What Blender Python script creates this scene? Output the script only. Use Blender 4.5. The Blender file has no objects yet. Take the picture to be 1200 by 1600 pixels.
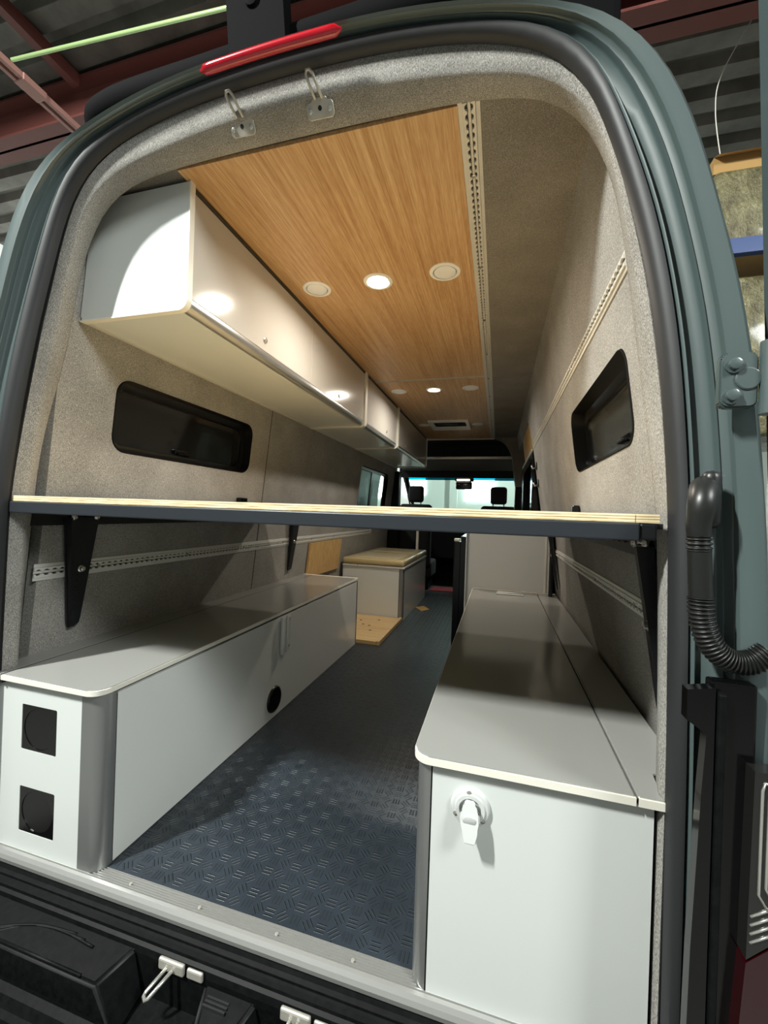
import bpy, bmesh, math, random
from mathutils import Vector, Matrix
random.seed(7)
PI = math.pi
SC = bpy.context.scene
COL = SC.collection

# ------------------------------------------------------------------ camera
cam_d = bpy.data.cameras.new('camera')
cam_d.sensor_fit = 'VERTICAL'
cam_d.sensor_height = 36.0
cam_d.lens = 641.0 / 1600.0 * 36.0
cam_d.clip_start = 0.02
cam = bpy.data.objects.new('camera', cam_d)
COL.objects.link(cam)
r_ = Vector((0.9626566, 0.2686305, 0.0336144))
u_ = Vector((-0.0324486, -0.0087799, 0.9994348))
w_ = Vector((-0.2687738, 0.9632033, -0.0002647))
cam.matrix_world = Matrix(((r_.x, u_.x, -w_.x, 0.53), (r_.y, u_.y, -w_.y, -0.86), (r_.z, u_.z, -w_.z, 1.0), (0, 0, 0, 1)))
SC.camera = cam

# ------------------------------------------------------------------ light, exposure
SC.view_settings.view_transform = 'Standard'
SC.view_settings.look = 'None'
SC.view_settings.exposure = 0.27
SC.view_settings.gamma = 1.0
SC.view_settings.use_curve_mapping = False
world = bpy.data.worlds.new('world')
SC.world = world
world.use_nodes = True
world.node_tree.nodes['Background'].inputs[0].default_value = (0.75, 0.85, 0.9, 1)
world.node_tree.nodes['Background'].inputs[1].default_value = 0.05


def area(name, loc, target, sx, sy, power, color):
    l = bpy.data.lights.new(name, 'AREA')
    l.shape = 'RECTANGLE'
    l.size = sx
    l.size_y = sy
    l.energy = power
    l.color = color
    o = bpy.data.objects.new(name, l)
    COL.objects.link(o)
    o.location = loc
    o.rotation_euler = (Vector(target) - Vector(loc)).to_track_quat('-Z', 'Y').to_euler()
    return o


# high-bay strip behind and above the photographer; then an added fill, unseen lamps ahead
area('high_bay_and_fill', (-2.05, -2.3, 4.35), (0, 0, 1.2), 0.14, 0.6, 390, (0.97, 1.0, 0.95))
area('high_bay_and_fill', (3.8, -2.2, 4.4), (0, 0, 0.8), 1.0, 2.0, 270, (0.95, 1.0, 0.98))  # fill light added at the right to lift the shade, no known lamp
area('high_bay_and_fill', (1.5, 7.4, 4.3), (0, 9.9, 1.0), 0.4, 1.4, 330, (0.95, 1.0, 0.98))
area('high_bay_and_fill', (-3.6, 3.6, 4.2), (-5.5, 4.2, 1.0), 0.4, 1.4, 240, (0.95, 1.0, 0.98))


# ------------------------------------------------------------------ materials
def lin(c):
    return tuple((x / 12.92 if x <= 0.04045 else ((x + 0.055) / 1.055) ** 2.4) for x in (v / 255.0 for v in c)) + (1,)


def mat(name, rgb, rough=0.5, metal=0.0, spec=0.5, coat=0.0, emit=None, es=0.0, trans=0.0):
    m = bpy.data.materials.new(name)
    m.use_nodes = True
    b = m.node_tree.nodes['Principled BSDF']
    b.inputs['Base Color'].default_value = lin(rgb)
    b.inputs['Roughness'].default_value = rough
    b.inputs['Metallic'].default_value = metal
    b.inputs['Specular IOR Level'].default_value = spec
    b.inputs['Coat Weight'].default_value = coat
    b.inputs['Coat Roughness'].default_value = 0.08
    b.inputs['Transmission Weight'].default_value = trans
    if emit:
        b.inputs['Emission Color'].default_value = lin(emit)
        b.inputs['Emission Strength'].default_value = es
    return m


def nd(m, t):
    return m.node_tree.nodes.new(t)


def ln(m, a, b):
    m.node_tree.links.new(a, b)


def ramp(m, fac, stops):
    r = nd(m, 'ShaderNodeValToRGB')
    while len(r.color_ramp.elements) < len(stops):
        r.color_ramp.elements.new(0.5)
    for e, (p, c) in zip(r.color_ramp.elements, stops):
        e.position = p
        e.color = c
    ln(m, fac, r.inputs[0])
    return r.outputs[0]


def noise(m, scale, detail=2.0, rough=0.5, mapping=(1, 1, 1), vec=None):
    if vec is None:
        tc = nd(m, 'ShaderNodeTexCoord')
        mp = nd(m, 'ShaderNodeMapping')
        mp.inputs['Scale'].default_value = mapping
        ln(m, tc.outputs['Object'], mp.inputs[0])
        vec = mp.outputs[0]
    n = nd(m, 'ShaderNodeTexNoise')
    n.inputs['Scale'].default_value = scale
    n.inputs['Detail'].default_value = detail
    n.inputs['Roughness'].default_value = rough
    ln(m, vec, n.inputs['Vector'])
    return n.outputs['Fac']


def bump(m, h, strength, dist=0.001):
    b = nd(m, 'ShaderNodeBump')
    b.inputs['Strength'].default_value = strength
    b.inputs['Distance'].default_value = dist
    ln(m, h, b.inputs['Height'])
    ln(m, b.outputs[0], m.node_tree.nodes['Principled BSDF'].inputs['Normal'])


def bcol(m, out):
    ln(m, out, m.node_tree.nodes['Principled BSDF'].inputs['Base Color'])


def math_(m, op, a, b=None):
    n = nd(m, 'ShaderNodeMath')
    n.operation = op
    for i, v in enumerate((a, b)):
        if v is None:
            continue
        if isinstance(v, (int, float)):
            n.inputs[i].default_value = v
        else:
            ln(m, v, n.inputs[i])
    return n.outputs[0]


def fabric(name, c0, c1, c2, scl=(1, 1, 0.35)):
    m = mat(name, (128, 122, 110), 0.95, 0, 0.15)
    a = noise(m, 620, 2, 0.6, scl)
    b = noise(m, 1100, 1, 0.5, (0.6, 0.6, 1))
    c = noise(m, 6, 2, 0.5)
    s = math_(m, 'ADD', math_(m, 'MULTIPLY', a, 0.6), math_(m, 'MULTIPLY', b, 0.4))
    s = math_(m, 'ADD', s, math_(m, 'MULTIPLY', math_(m, 'SUBTRACT', c, 0.5), 0.12))
    bcol(m, ramp(m, s, [(0.35, lin(c0)), (0.5, lin(c1)), (0.65, lin(c2))]))
    bump(m, s, 0.5, 0.002)
    return m


M = {}
M['fabric'] = fabric('heather_fabric', (98, 96, 91), (142, 139, 134), (190, 187, 181))
M['fabric_head'] = fabric('headliner_fabric', (88, 84, 77), (126, 121, 113), (166, 160, 151))


def wood(name, base, dark, light, axis='y', s=1.0):
    m = mat(name, base, 0.38, 0, 0.4)
    k = {'y': (1, 0.012, 1), 'z': (1, 1, 0.012), 'x': (0.012, 1, 1)}[axis]
    a = noise(m, 160 * s, 3, 0.65, k)
    k2 = {'y': (1, 0.05, 1), 'z': (1, 1, 0.05), 'x': (0.05, 1, 1)}[axis]
    b = noise(m, 45 * s, 2, 0.5, k2)
    k3 = {'y': (1, 0.06, 1), 'z': (1, 1, 0.06), 'x': (0.06, 1, 1)}[axis]
    c = noise(m, 340 * s, 2, 0.5, k3)
    f = math_(m, 'ADD', math_(m, 'MULTIPLY', a, 0.5), math_(m, 'ADD', math_(m, 'MULTIPLY', b, 0.25), math_(m, 'MULTIPLY', c, 0.25)))
    bcol(m, ramp(m, f, [(0.33, lin(dark)), (0.48, lin(base)), (0.66, lin(light))]))
    bump(m, f, 0.15, 0.001)
    return m


M['wood'] = wood('ceiling_bamboo', (190, 150, 104), (158, 114, 68), (216, 183, 138))
M['bamboo_z'] = wood('panel_bamboo', (198, 160, 100), (170, 128, 70), (222, 190, 132), 'z')
M['bamboo_x'] = wood('step_bamboo', (206, 174, 122), (180, 142, 88), (226, 200, 152), 'x')

M['white'] = mat('white_laminate', (212, 216, 213), 0.28, 0, 0.5, 0.15)
M['door_white'] = mat('gloss_white_door', (194, 190, 183), 0.12, 0, 0.5, 0.3)
M['top'] = mat('grey_laminate', (150, 150, 146), 0.16, 0, 0.5, 0.25)
M['panel_grey'] = mat('light_grey_laminate', (218, 220, 217), 0.2, 0, 0.5, 0.15)
M['edge'] = mat('cream_edge_banding', (234, 230, 218), 0.4)
M['alu'] = mat('anodised_aluminium', (190, 190, 188), 0.3, 0.8)
nz = noise(M['alu'], 300, 2, 0.5, (1, 1, 0.02))
bump(M['alu'], nz, 0.05, 0.0005)
M['sill'] = mat('sill_aluminium', (206, 206, 203), 0.27, 0.7)
M['alu_handle'] = mat('handle_aluminium', (226, 227, 225), 0.3, 0.25)
M['alu_dark'] = mat('grey_corner_aluminium', (150, 151, 150), 0.36, 0.7)
M['alu_white'] = mat('painted_track', (206, 203, 194), 0.4, 0.15)
M['track'] = mat('mill_track', (216, 216, 211), 0.35, 0.2)
M['groove'] = mat('shaded_groove', (70, 64, 54), 0.6, 0.2)  # dark tone standing in for shaded metal down in the track slot
M['steel'] = mat('bright_steel', (205, 204, 198), 0.24, 0.75)
M['zinc'] = mat('dull_steel', (188, 184, 174), 0.36, 0.4)
M['blackmetal'] = mat('black_powder_coat', (22, 24, 27), 0.42, 0.1)
nz = noise(M['blackmetal'], 700, 2)
bump(M['blackmetal'], nz, 0.2, 0.0006)
M['beam'] = mat('slate_powder_coat', (46, 50, 56), 0.4, 0.2)
nz = noise(M['beam'], 800, 2)
bump(M['beam'], nz, 0.2, 0.0006)
M['plastic'] = mat('black_plastic', (26, 28, 29), 0.5, 0, 0.14)
nz = noise(M['plastic'], 60, 4, 0.7)
bcol(M['plastic'], ramp(M['plastic'], nz, [(0.35, lin((8, 9, 10))), (0.75, lin((20, 21, 22)))]))
nz = noise(M['plastic'], 900, 2)
bump(M['plastic'], nz, 0.25, 0.0006)
M['gloss_black'] = mat('gloss_black', (6, 6, 7), 0.15)
M['dark'] = mat('dark_void', (12, 12, 12), 0.8)
M['rubber'] = mat('door_rubber', (36, 37, 39), 0.5)
M['rubber_dark'] = mat('dark_rubber', (22, 22, 23), 0.6)
M['hose'] = mat('hose_rubber', (26, 27, 26), 0.38)
M['paint'] = mat('blue_grey_paint', (70, 83, 83), 0.45, 0.0, 0.4, 0.6)
M['red'] = mat('red_lens', (165, 6, 28), 0.15, 0, 0.6, 0.5)
M['red_shaded'] = mat('shaded_red_lens', (40, 2, 6), 0.12, 0, 0.6, 0.5)  # red base darkened to stand for the shade on the low lamp
M['clearlens'] = mat('shaded_clear_lens', (30, 30, 28), 0.14, 0.2, 0.7, 0.5)  # clear lens given a dark base colour in place of shade
M['tint'] = mat('tinted_glass', (26, 26, 24), 0.07, 0, 0.5)
M['tint_grey'] = mat('greyer_tinted_glass', (58, 58, 54), 0.12, 0, 0.5)  # tinted glass with a greyer base colour
M['rackblack'] = mat('rack_black', (8, 8, 9), 0.85, 0, 0.06)
M['winframe'] = mat('window_frame_black', (12, 12, 12), 0.3)
M['shade'] = mat('window_shade', (52, 52, 48), 0.5)
M['lens_off'] = mat('puck_diffuser', (236, 236, 234), 0.4)
M['ring'] = mat('puck_ring', (238, 236, 232), 0.35)
M['lens_on'] = mat('lit_puck', (255, 244, 214), 0.4, emit=(255, 238, 200), es=14)
M['led'] = mat('lit_dome_lamp', (255, 240, 210), 0.4, emit=(255, 236, 196), es=5)
M['vinyl'] = mat('tan_vinyl', (190, 174, 130), 0.3, 0, 0.5, 0.15)
M['vinyl_top'] = mat('pale_tan_vinyl', (210, 198, 164), 0.32, 0, 0.5, 0.1)
M['card'] = mat('cardboard', (178, 142, 88), 0.8)
M['cabliner'] = mat('cab_liner_grey', (92, 92, 88), 0.8)
M['seat'] = mat('seat_cloth', (24, 24, 25), 0.85)
M['redcloth'] = mat('red_rug', (120, 30, 34), 0.9)
M['inlet'] = mat('inlet_white_plastic', (208, 211, 209), 0.25, 0, 0.5, 0.2)
M['hingeclear'] = mat('clear_hinge', (220, 222, 218), 0.15, 0.2)

# plywood edge: pale veneers in layers
m = mat('plywood', (226, 208, 168), 0.55)
tc = nd(m, 'ShaderNodeTexCoord')
sx = nd(m, 'ShaderNodeSeparateXYZ')
ln(m, tc.outputs['Object'], sx.inputs[0])
wv = math_(m, 'SINE', math_(m, 'MULTIPLY', sx.outputs[2], 2 * PI / 0.0052))
n2 = noise(m, 30, 3, 0.6, (0.6, 1, 8))
f = math_(m, 'ADD', math_(m, 'MULTIPLY', wv, 0.22), n2)
bcol(m, ramp(m, f, [(0.25, lin((176, 146, 98))), (0.45, lin((226, 208, 166))), (0.8, lin((240, 228, 196)))]))
M['ply'] = m

# embossed floor rubber: alternating cells of short bars
m = mat('embossed_floor', (54, 63, 70), 0.34, 0, 0.6)
tc = nd(m, 'ShaderNodeTexCoord')
sx = nd(m, 'ShaderNodeSeparateXYZ')
ln(m, tc.outputs['Object'], sx.inputs[0])
cs = 0.034
u = math_(m, 'DIVIDE', sx.outputs[0], cs)
v = math_(m, 'DIVIDE', sx.outputs[1], cs)
fu = math_(m, 'SUBTRACT', math_(m, 'FRACT', u), 0.5)
fv = math_(m, 'SUBTRACT', math_(m, 'FRACT', v), 0.5)
par = math_(m, 'FLOORED_MODULO', math_(m, 'ADD', math_(m, 'FLOOR', u), math_(m, 'MULTIPLY', math_(m, 'FLOOR', v), 2.0)), 4.0)
# four directions by cell: along, diagonal, across, other diagonal
ang = math_(m, 'MULTIPLY', par, PI / 4)
ca = math_(m, 'COSINE', ang)
sa = math_(m, 'SINE', ang)
ru = math_(m, 'ADD', math_(m, 'MULTIPLY', fu, ca), math_(m, 'MULTIPLY', fv, sa))
rv = math_(m, 'SUBTRACT', math_(m, 'MULTIPLY', fv, ca), math_(m, 'MULTIPLY', fu, sa))
bars = math_(m, 'POWER', math_(m, 'MAXIMUM', math_(m, 'COSINE', math_(m, 'MULTIPLY', ru, 2 * PI * 3.6)), 0.0), 0.7)
lim = math_(m, 'MULTIPLY', math_(m, 'LESS_THAN', math_(m, 'ABSOLUTE', ru), 0.36), math_(m, 'LESS_THAN', math_(m, 'ABSOLUTE', rv), 0.36))
bars = math_(m, 'MULTIPLY', bars, lim)
nz = noise(m, 5, 3, 0.6)
nn = noise(m, 300, 2)
bcol(m, ramp(m, nz, [(0.3, lin((40, 47, 54))), (0.7, lin((50, 58, 66)))]))
h = math_(m, 'ADD', bars, math_(m, 'MULTIPLY', nn, 0.12))
bump(m, h, 1.0, 0.0035)
M['floor'] = m

# warehouse
M['deck'] = mat('roof_deck_metal', (112, 110, 104), 0.6, 0.3)
nz = noise(M['deck'], 3, 4, 0.6)
bcol(M['deck'], ramp(M['deck'], nz, [(0.3, lin((92, 90, 84))), (0.7, lin((128, 126, 118)))]))
M['redsteel'] = mat('red_oxide_steel', (112, 62, 56), 0.6)
M['pinksteel'] = mat('pale_red_steel', (168, 122, 112), 0.55)
M['green'] = mat('green_conduit', (176, 206, 140), 0.3, 0.2)
M['blue'] = mat('blue_rack_beam', (30, 62, 120), 0.4)
M['plasterw'] = mat('workshop_wall', (186, 194, 186), 0.7)
M['plastergrey'] = mat('workshop_wall_side', (190, 192, 188), 0.8)
M['concrete'] = mat('concrete', (120, 120, 117), 0.7)
M['wrap'] = mat('stretch_wrap', (138, 130, 96), 0.22, 0.0, 0.6, 0.4)
nz = noise(M['wrap'], 14, 5, 0.7, (1, 1, 0.6))
bcol(M['wrap'], ramp(M['wrap'], nz, [(0.35, lin((86, 80, 56))), (0.6, lin((132, 126, 92))), (0.75, lin((190, 184, 140)))]))
bump(M['wrap'], nz, 0.9, 0.04)
M['daylight'] = mat('daylight_pane', (255, 255, 255), 0.5, emit=(244, 250, 255), es=9)


def glass(name, tintc, mixf, rough=0.03):
    m = bpy.data.materials.new(name)
    m.use_nodes = True
    nt = m.node_tree
    nt.nodes.clear()
    o = nt.nodes.new('ShaderNodeOutputMaterial')
    t = nt.nodes.new('ShaderNodeBsdfTransparent')
    t.inputs[0].default_value = tintc
    g = nt.nodes.new('ShaderNodeBsdfGlossy')
    g.inputs['Roughness'].default_value = rough
    x = nt.nodes.new('ShaderNodeMixShader')
    x.inputs[0].default_value = mixf
    nt.links.new(t.outputs[0], x.inputs[1])
    nt.links.new(g.outputs[0], x.inputs[2])
    nt.links.new(x.outputs[0], o.inputs[0])
    return m


M['glass'] = glass('clear_glass', (0.82, 0.9, 0.88, 1), 0.06)
M['glass_band'] = glass('teal_shade_band', (0.02, 0.26, 0.32, 1), 0.06)


# ------------------------------------------------------------------ helpers
def obj(name, bm, m, parent=None, smooth=False, auto=None, kind=None):
    bmesh.ops.recalc_face_normals(bm, faces=bm.faces[:])
    me = bpy.data.meshes.new(name)
    bm.to_mesh(me)
    bm.free()
    if m is not None:
        me.materials.append(M[m] if isinstance(m, str) else m)
    if smooth:
        for p in me.polygons:
            p.use_smooth = True
        if auto:
            me.set_sharp_from_angle(angle=math.radians(auto))
    o = bpy.data.objects.new(name, me)
    COL.objects.link(o)
    if parent is not None:
        o.parent = parent
        if parent.parent is None:
            o.matrix_parent_inverse = Matrix.Translation(-parent.location)
    if kind:
        o['kind'] = kind
    return o


def tag(o, label=None, cat=None, group=None, kind=None):
    if label:
        o['label'] = label
    if cat:
        o['category'] = cat
    if group:
        o['group'] = group
    if kind:
        o['kind'] = kind
    return o


def thing(name, label, cat, loc, group=None):
    o = bpy.data.objects.new(name, None)
    o.empty_display_size = 0.05
    COL.objects.link(o)
    o.location = loc
    return tag(o, label, cat, group)


def plabel(o, label):
    o['label'] = label
    return o


def NB():
    return bmesh.new()


def add_box(bm, x0, x1, y0, y1, z0, z1, bev=0.0, seg=2, M4=None):
    r = bmesh.ops.create_cube(bm, size=1.0)
    vs = r['verts']
    for v in vs:
        v.co = Vector(((x0 + x1) / 2 + v.co.x * (x1 - x0), (y0 + y1) / 2 + v.co.y * (y1 - y0), (z0 + z1) / 2 + v.co.z * (z1 - z0)))
        if M4 is not None:
            v.co = M4 @ v.co
    if bev > 0:
        es = list({e for v in vs for e in v.link_edges})
        bmesh.ops.bevel(bm, geom=es, offset=bev, segments=seg, affect='EDGES', profile=0.5)
    return bm


def bx(*a, **k):
    return add_box(NB(), *a, **k)


def frame_at(p, d):
    d = d.normalized()
    up = Vector((0, 0, 1)) if abs(d.z) < 0.9 else Vector((1, 0, 0))
    a = d.cross(up).normalized()
    b = a.cross(d).normalized()
    return a, b


def add_tube(bm, pts, r, seg=10, cap=True):
    pts = [Vector(p) for p in pts]
    n = len(pts)
    rs = r if isinstance(r, (list, tuple)) else [r] * n
    rings = []
    a_prev = None
    for i, p in enumerate(pts):
        d = (pts[min(i + 1, n - 1)] - pts[max(i - 1, 0)])
        a, b = frame_at(p, d)
        if a_prev is not None:
            a = (a_prev - d.normalized() * a_prev.dot(d.normalized())).normalized()
            b = a.cross(d.normalized()).normalized()
        a_prev = a
        rings.append([bm.verts.new(p + (a * math.cos(2 * PI * k / seg) + b * math.sin(2 * PI * k / seg)) * rs[i]) for k in range(seg)])
    for i in range(n - 1):
        for k in range(seg):
            bm.faces.new((rings[i][k], rings[i][(k + 1) % seg], rings[i + 1][(k + 1) % seg], rings[i + 1][k]))
    if cap:
        bm.faces.new(rings[0])
        bm.faces.new(rings[-1])
    return bm


def tube(*a, **k):
    return add_tube(NB(), *a, **k)


def add_poly(bm, pts, off):
    """prism: closed 3-D outline swept by the vector off"""
    off = Vector(off)
    a = [bm.verts.new(Vector(p)) for p in pts]
    b = [bm.verts.new(Vector(p) + off) for p in pts]
    bm.faces.new(a)
    bm.faces.new(b)
    n = len(a)
    for i in range(n):
        bm.faces.new((a[i], a[(i + 1) % n], b[(i + 1) % n], b[i]))
    return bm


def poly(*a, **k):
    return add_poly(NB(), *a, **k)


def add_lathe(bm, centre, axis, prof, seg=24):
    """prof: (distance along axis, radius)"""
    c = Vector(centre)
    d = Vector(axis).normalized()
    a, b = frame_at(c, d)
    rings = []
    for t, r in prof:
        rings.append([bm.verts.new(c + d * t + (a * math.cos(2 * PI * k / seg) + b * math.sin(2 * PI * k / seg)) * max(r, 1e-5)) for k in range(seg)])
    for i in range(len(rings) - 1):
        for k in range(seg):
            bm.faces.new((rings[i][k], rings[i][(k + 1) % seg], rings[i + 1][(k + 1) % seg], rings[i + 1][k]))
    bm.faces.new(rings[0])
    bm.faces.new(rings[-1])
    return bm


def lathe(*a, **k):
    return add_lathe(NB(), *a, **k)


def rrect(x0, x1, y0, y1, r, seg=6):
    out = []
    for cx, cy, a0 in ((x1 - r, y1 - r, 0), (x0 + r, y1 - r, PI / 2), (x0 + r, y0 + r, PI), (x1 - r, y0 + r, 1.5 * PI)):
        for k in range(seg + 1):
            a = a0 + PI / 2 * k / seg
            out.append((cx + r * math.cos(a), cy + r * math.sin(a)))
    return out


def sheet(outer, holes, fn, off):
    """plate with holes: 2-D outlines mapped by fn(u, v) -> 3-D and thickened by off"""
    bm = NB()
    es = []
    for loop in [outer] + holes:
        vs = [bm.verts.new(Vector(fn(*p))) for p in loop]
        es += [bm.edges.new((vs[i], vs[(i + 1) % len(vs)])) for i in range(len(vs))]
    bmesh.ops.triangle_fill(bm, edges=es, use_beauty=True)
    r = bmesh.ops.extrude_face_region(bm, geom=bm.faces[:])
    off = Vector(off)
    for g in r['geom']:
        if isinstance(g, bmesh.types.BMVert):
            g.co += off
    return bm


def resample(pts, n):
    pts = [Vector(p) for p in pts]
    L = [0.0]
    for i in range(1, len(pts)):
        L.append(L[-1] + (pts[i] - pts[i - 1]).length)
    out = []
    j = 0
    for k in range(n):
        t = L[-1] * k / (n - 1)
        while j < len(L) - 2 and L[j + 1] < t:
            j += 1
        s = (t - L[j]) / max(L[j + 1] - L[j], 1e-9)
        out.append(pts[j].lerp(pts[j + 1], s))
    return out


def arch(full, n=121):
    """arch-shaped outline given as 3-D points, resampled and smoothed"""
    p = resample(full, n)
    for _ in range(5):
        q = p[:]
        for i in range(1, n - 1):
            q[i] = p[i] * 0.5 + (p[i - 1] + p[i + 1]) * 0.25
        p = q
    return p


def loft(loops, closed=False):
    bm = NB()
    rows = [[bm.verts.new(v) for v in l] for l in loops]
    n = len(rows[0])
    for i in range(len(rows) - 1):
        for k in range(n if closed else n - 1):
            bm.faces.new((rows[i][k], rows[i][(k + 1) % n], rows[i + 1][(k + 1) % n], rows[i + 1][k]))
    return bm


def mixl(a, b, t, dy=0.0, dn=0.0):
    out = []
    for p, q in zip(a, b):
        v = p.lerp(q, t)
        v = Vector((v.x, v.y + dy, v.z))
        if dn:
            c = Vector((v.x, 0, v.z - 1.1))
            c.x *= 1.0
            v += c.normalized() * dn
        out.append(v)
    return out


# wall planes of the van (both lean inwards as they rise)
ZC = 1.97


def xl(z):
    return -0.92 + 0.10 * (z - 0.5)


def xr(z):
    return 0.917 - 0.133 * (z - 0.5)


# ------------------------------------------------------------------ SETTING: van interior shell
floor_bm = bx(-0.99, 0.99, 0.03, 4.45, -0.03, 0.0)
tag(obj('floor', floor_bm, 'floor'), kind='structure')

# left wall with bunk window and forward sliding window
outer = [(0.114, -0.02), (4.55, -0.02), (4.55, ZC + 0.02), (0.114, ZC + 0.02)]
h1 = rrect(0.318, 1.178, 1.19, 1.462, 0.06)
# the bunk window runs level; forward window
h2 = rrect(3.10, 4.15, 1.02, 1.47, 0.05)
wl = tag(obj('wall_left', sheet(outer, [h1, h2], lambda y, z: (xl(z), y, z), (-0.045, 0, 0)), 'fabric'), kind='structure')
outer = [(0.114, -0.02), (2.52, -0.02), (2.52, 1.06), (2.585, 1.55), (2.93, ZC + 0.02), (0.114, ZC + 0.02)]
h3 = rrect(0.19, 0.915, 1.178, 1.41, 0.055)
wr = tag(obj('wall_right', sheet(outer, [h3], lambda y, z: (xr(z), y, z), (0.045, 0, 0)), 'fabric'), kind='structure')
# panel seam strips on the left wall
tag(obj('trim_1', poly([(xl(0.5) + 0.002, 1.352, 0.5), (xl(ZC) + 0.002, 1.352, ZC), (xl(ZC) + 0.002, 1.356, ZC), (xl(0.5) + 0.002, 1.356, 0.5)], (-0.004, 0, 0)), 'groove'), kind='structure')

ceil = tag(obj('ceiling', bx(-0.82, 0.80, 0.118, 4.60, ZC + 0.012, ZC + 0.03), 'fabric_head'), kind='structure')
b_ = bx(-0.40, 0.404, 0.118, 2.066, ZC, ZC + 0.011)
obj('ceiling_panel', b_, 'wood', ceil)
b_ = bx(-0.40, 0.404, 2.092, 4.46, ZC, ZC + 0.011)
obj('ceiling_panel', b_, 'wood', ceil)
b_ = bx(0.458, 0.722, 0.118, 4.50, ZC, ZC + 0.011)
obj('headliner_panel', b_, 'fabric_head', ceil)
# pale lip that ends the wood at the cab
obj('ceiling_edge', bx(-0.40, 0.45, 4.46, 4.48, ZC - 0.014, ZC + 0.012, 0.003), 'alu_white', ceil)


def bunk_window(name, y0, y1, z0, z1, xf, sgn, r, lens_y, pane):
    """deep black frame liner, dark pane, latch"""
    f = NB()
    inner = rrect(y0 + 0.002, y1 - 0.002, z0 + 0.002, z1 - 0.002, r)
    inn2 = rrect(y0 + 0.022, y1 - 0.022, z0 + 0.022, z1 - 0.022, r * 0.8)
    inn3 = rrect(y0 + 0.036, y1 - 0.036, z0 + 0.034, z1 - 0.034, r * 0.7)
    inn4 = rrect(y0 + 0.040, y1 - 0.040, z0 + 0.038, z1 - 0.038, r * 0.7)
    L = []
    for lp, dx in ((inner, -0.004), (inner, 0.045), (inn2, 0.05), (inn3, 0.046), (inn3, 0.058), (inn4, 0.066)):
        L.append([Vector((xf(z) + sgn * dx, y, z)) for y, z in lp])
    fr = obj(name, loft(L, closed=True), 'winframe', None, True, 40)
    fr['kind'] = 'structure'
    obj('pane', poly([(xf(z) + sgn * 0.060, y, z) for y, z in inn3], (sgn * 0.004, 0, 0)), pane, fr)
    # inset outline inside the pane edge
    ins = rrect(y0 + 0.2, y1 - 0.06, z0 + 0.05, z1 - 0.06, 0.02)
    # latch: base plate, lever
    yc = lens_y
    zb = z0 + 0.052
    la = obj('latch', bx(xf(zb) + sgn * 0.058 - 0.012, xf(zb) + sgn * 0.058 + 0.012, yc - 0.045, yc + 0.045, zb - 0.010, zb + 0.012, 0.005), 'gloss_black', fr)
    obj('latch_lever', bx(xf(zb) + sgn * 0.040 - 0.008, xf(zb) + sgn * 0.040 + 0.008, yc - 0.03, yc + 0.03, zb - 0.012, zb - 0.001, 0.004), 'plastic', la)
    return fr


bunk_window('window_1', 0.318, 1.178, 1.19, 1.462, xl, -1, 0.06, 0.72, 'tint')
bunk_window('window_2', 0.19, 0.915, 1.178, 1.41, xr, 1, 0.055, 0.44, 'tint_grey')

# forward sliding window of the left wall
L = []
for lp, dx in ((rrect(3.10, 4.15, 1.02, 1.47, 0.05), 0.0), (rrect(3.10, 4.15, 1.02, 1.47, 0.05), 0.03), (rrect(3.13, 4.12, 1.05, 1.44, 0.04), 0.03), (rrect(3.13, 4.12, 1.05, 1.44, 0.04), 0.05)):
    L.append([Vector((xl(z) - dx, y, z)) for y, z in lp])
w3 = obj('window_3', loft(L, closed=True), 'winframe')
w3['kind'] = 'structure'
obj('pane', poly([(xl(z) - 0.042, y, z) for y, z in rrect(3.13, 4.12, 1.05, 1.44, 0.04)], (-0.004, 0, 0)), 'glass', w3)
obj('mullion', poly([(xl(1.05) - 0.03, 3.56, 1.05), (xl(1.44) - 0.03, 3.56, 1.44), (xl(1.44) - 0.03, 3.63, 1.44), (xl(1.05) - 0.03, 3.63, 1.05)], (-0.012, 0, 0)), 'winframe', w3)

# sliding-door side of the right wall: fabric header, wood infill, black door with a glass
rs = tag(obj('wall_right', poly([(xr(1.80), 2.60, 1.80), (xr(ZC), 2.90, ZC), (xr(ZC), 4.55, ZC), (xr(1.80), 4.55, 1.80)], (0.04, 0, 0)), 'fabric'), kind='structure')
obj('wood_infill', poly([(xr(1.56) + 0.012, 2.70, 1.56), (xr(1.56) + 0.012, 3.75, 1.56), (xr(1.80) + 0.012, 3.75, 1.80), (xr(1.80) + 0.012, 2.70, 1.80)], (0.012, 0, 0)), 'bamboo_z', rs)
obj('door_rail', bx(xr(1.55) - 0.004, xr(1.55) + 0.02, 2.70, 4.0, 1.535, 1.556, 0.003), 'alu_white', rs)
d1 = NB()
add_poly(d1, [(0.80, 2.62, -0.02), (0.80, 4.5, -0.02), (0.80, 4.5, 1.02), (0.80, 2.62, 1.02)], (0.10, 0, 0))
add_box(d1, 0.78, 0.88, 2.62, 2.78, 1.02, 1.54)
add_box(d1, 0.78, 0.88, 3.85, 4.5, 1.02, 1.54)
add_box(d1, 0.78, 0.88, 2.78, 3.85, 1.46, 1.54)
dd = tag(obj('door_1', d1, 'gloss_black'), kind='structure')
obj('pane', bx(0.82, 0.826, 2.78, 3.85, 1.02, 1.46), 'glass', dd)

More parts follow.
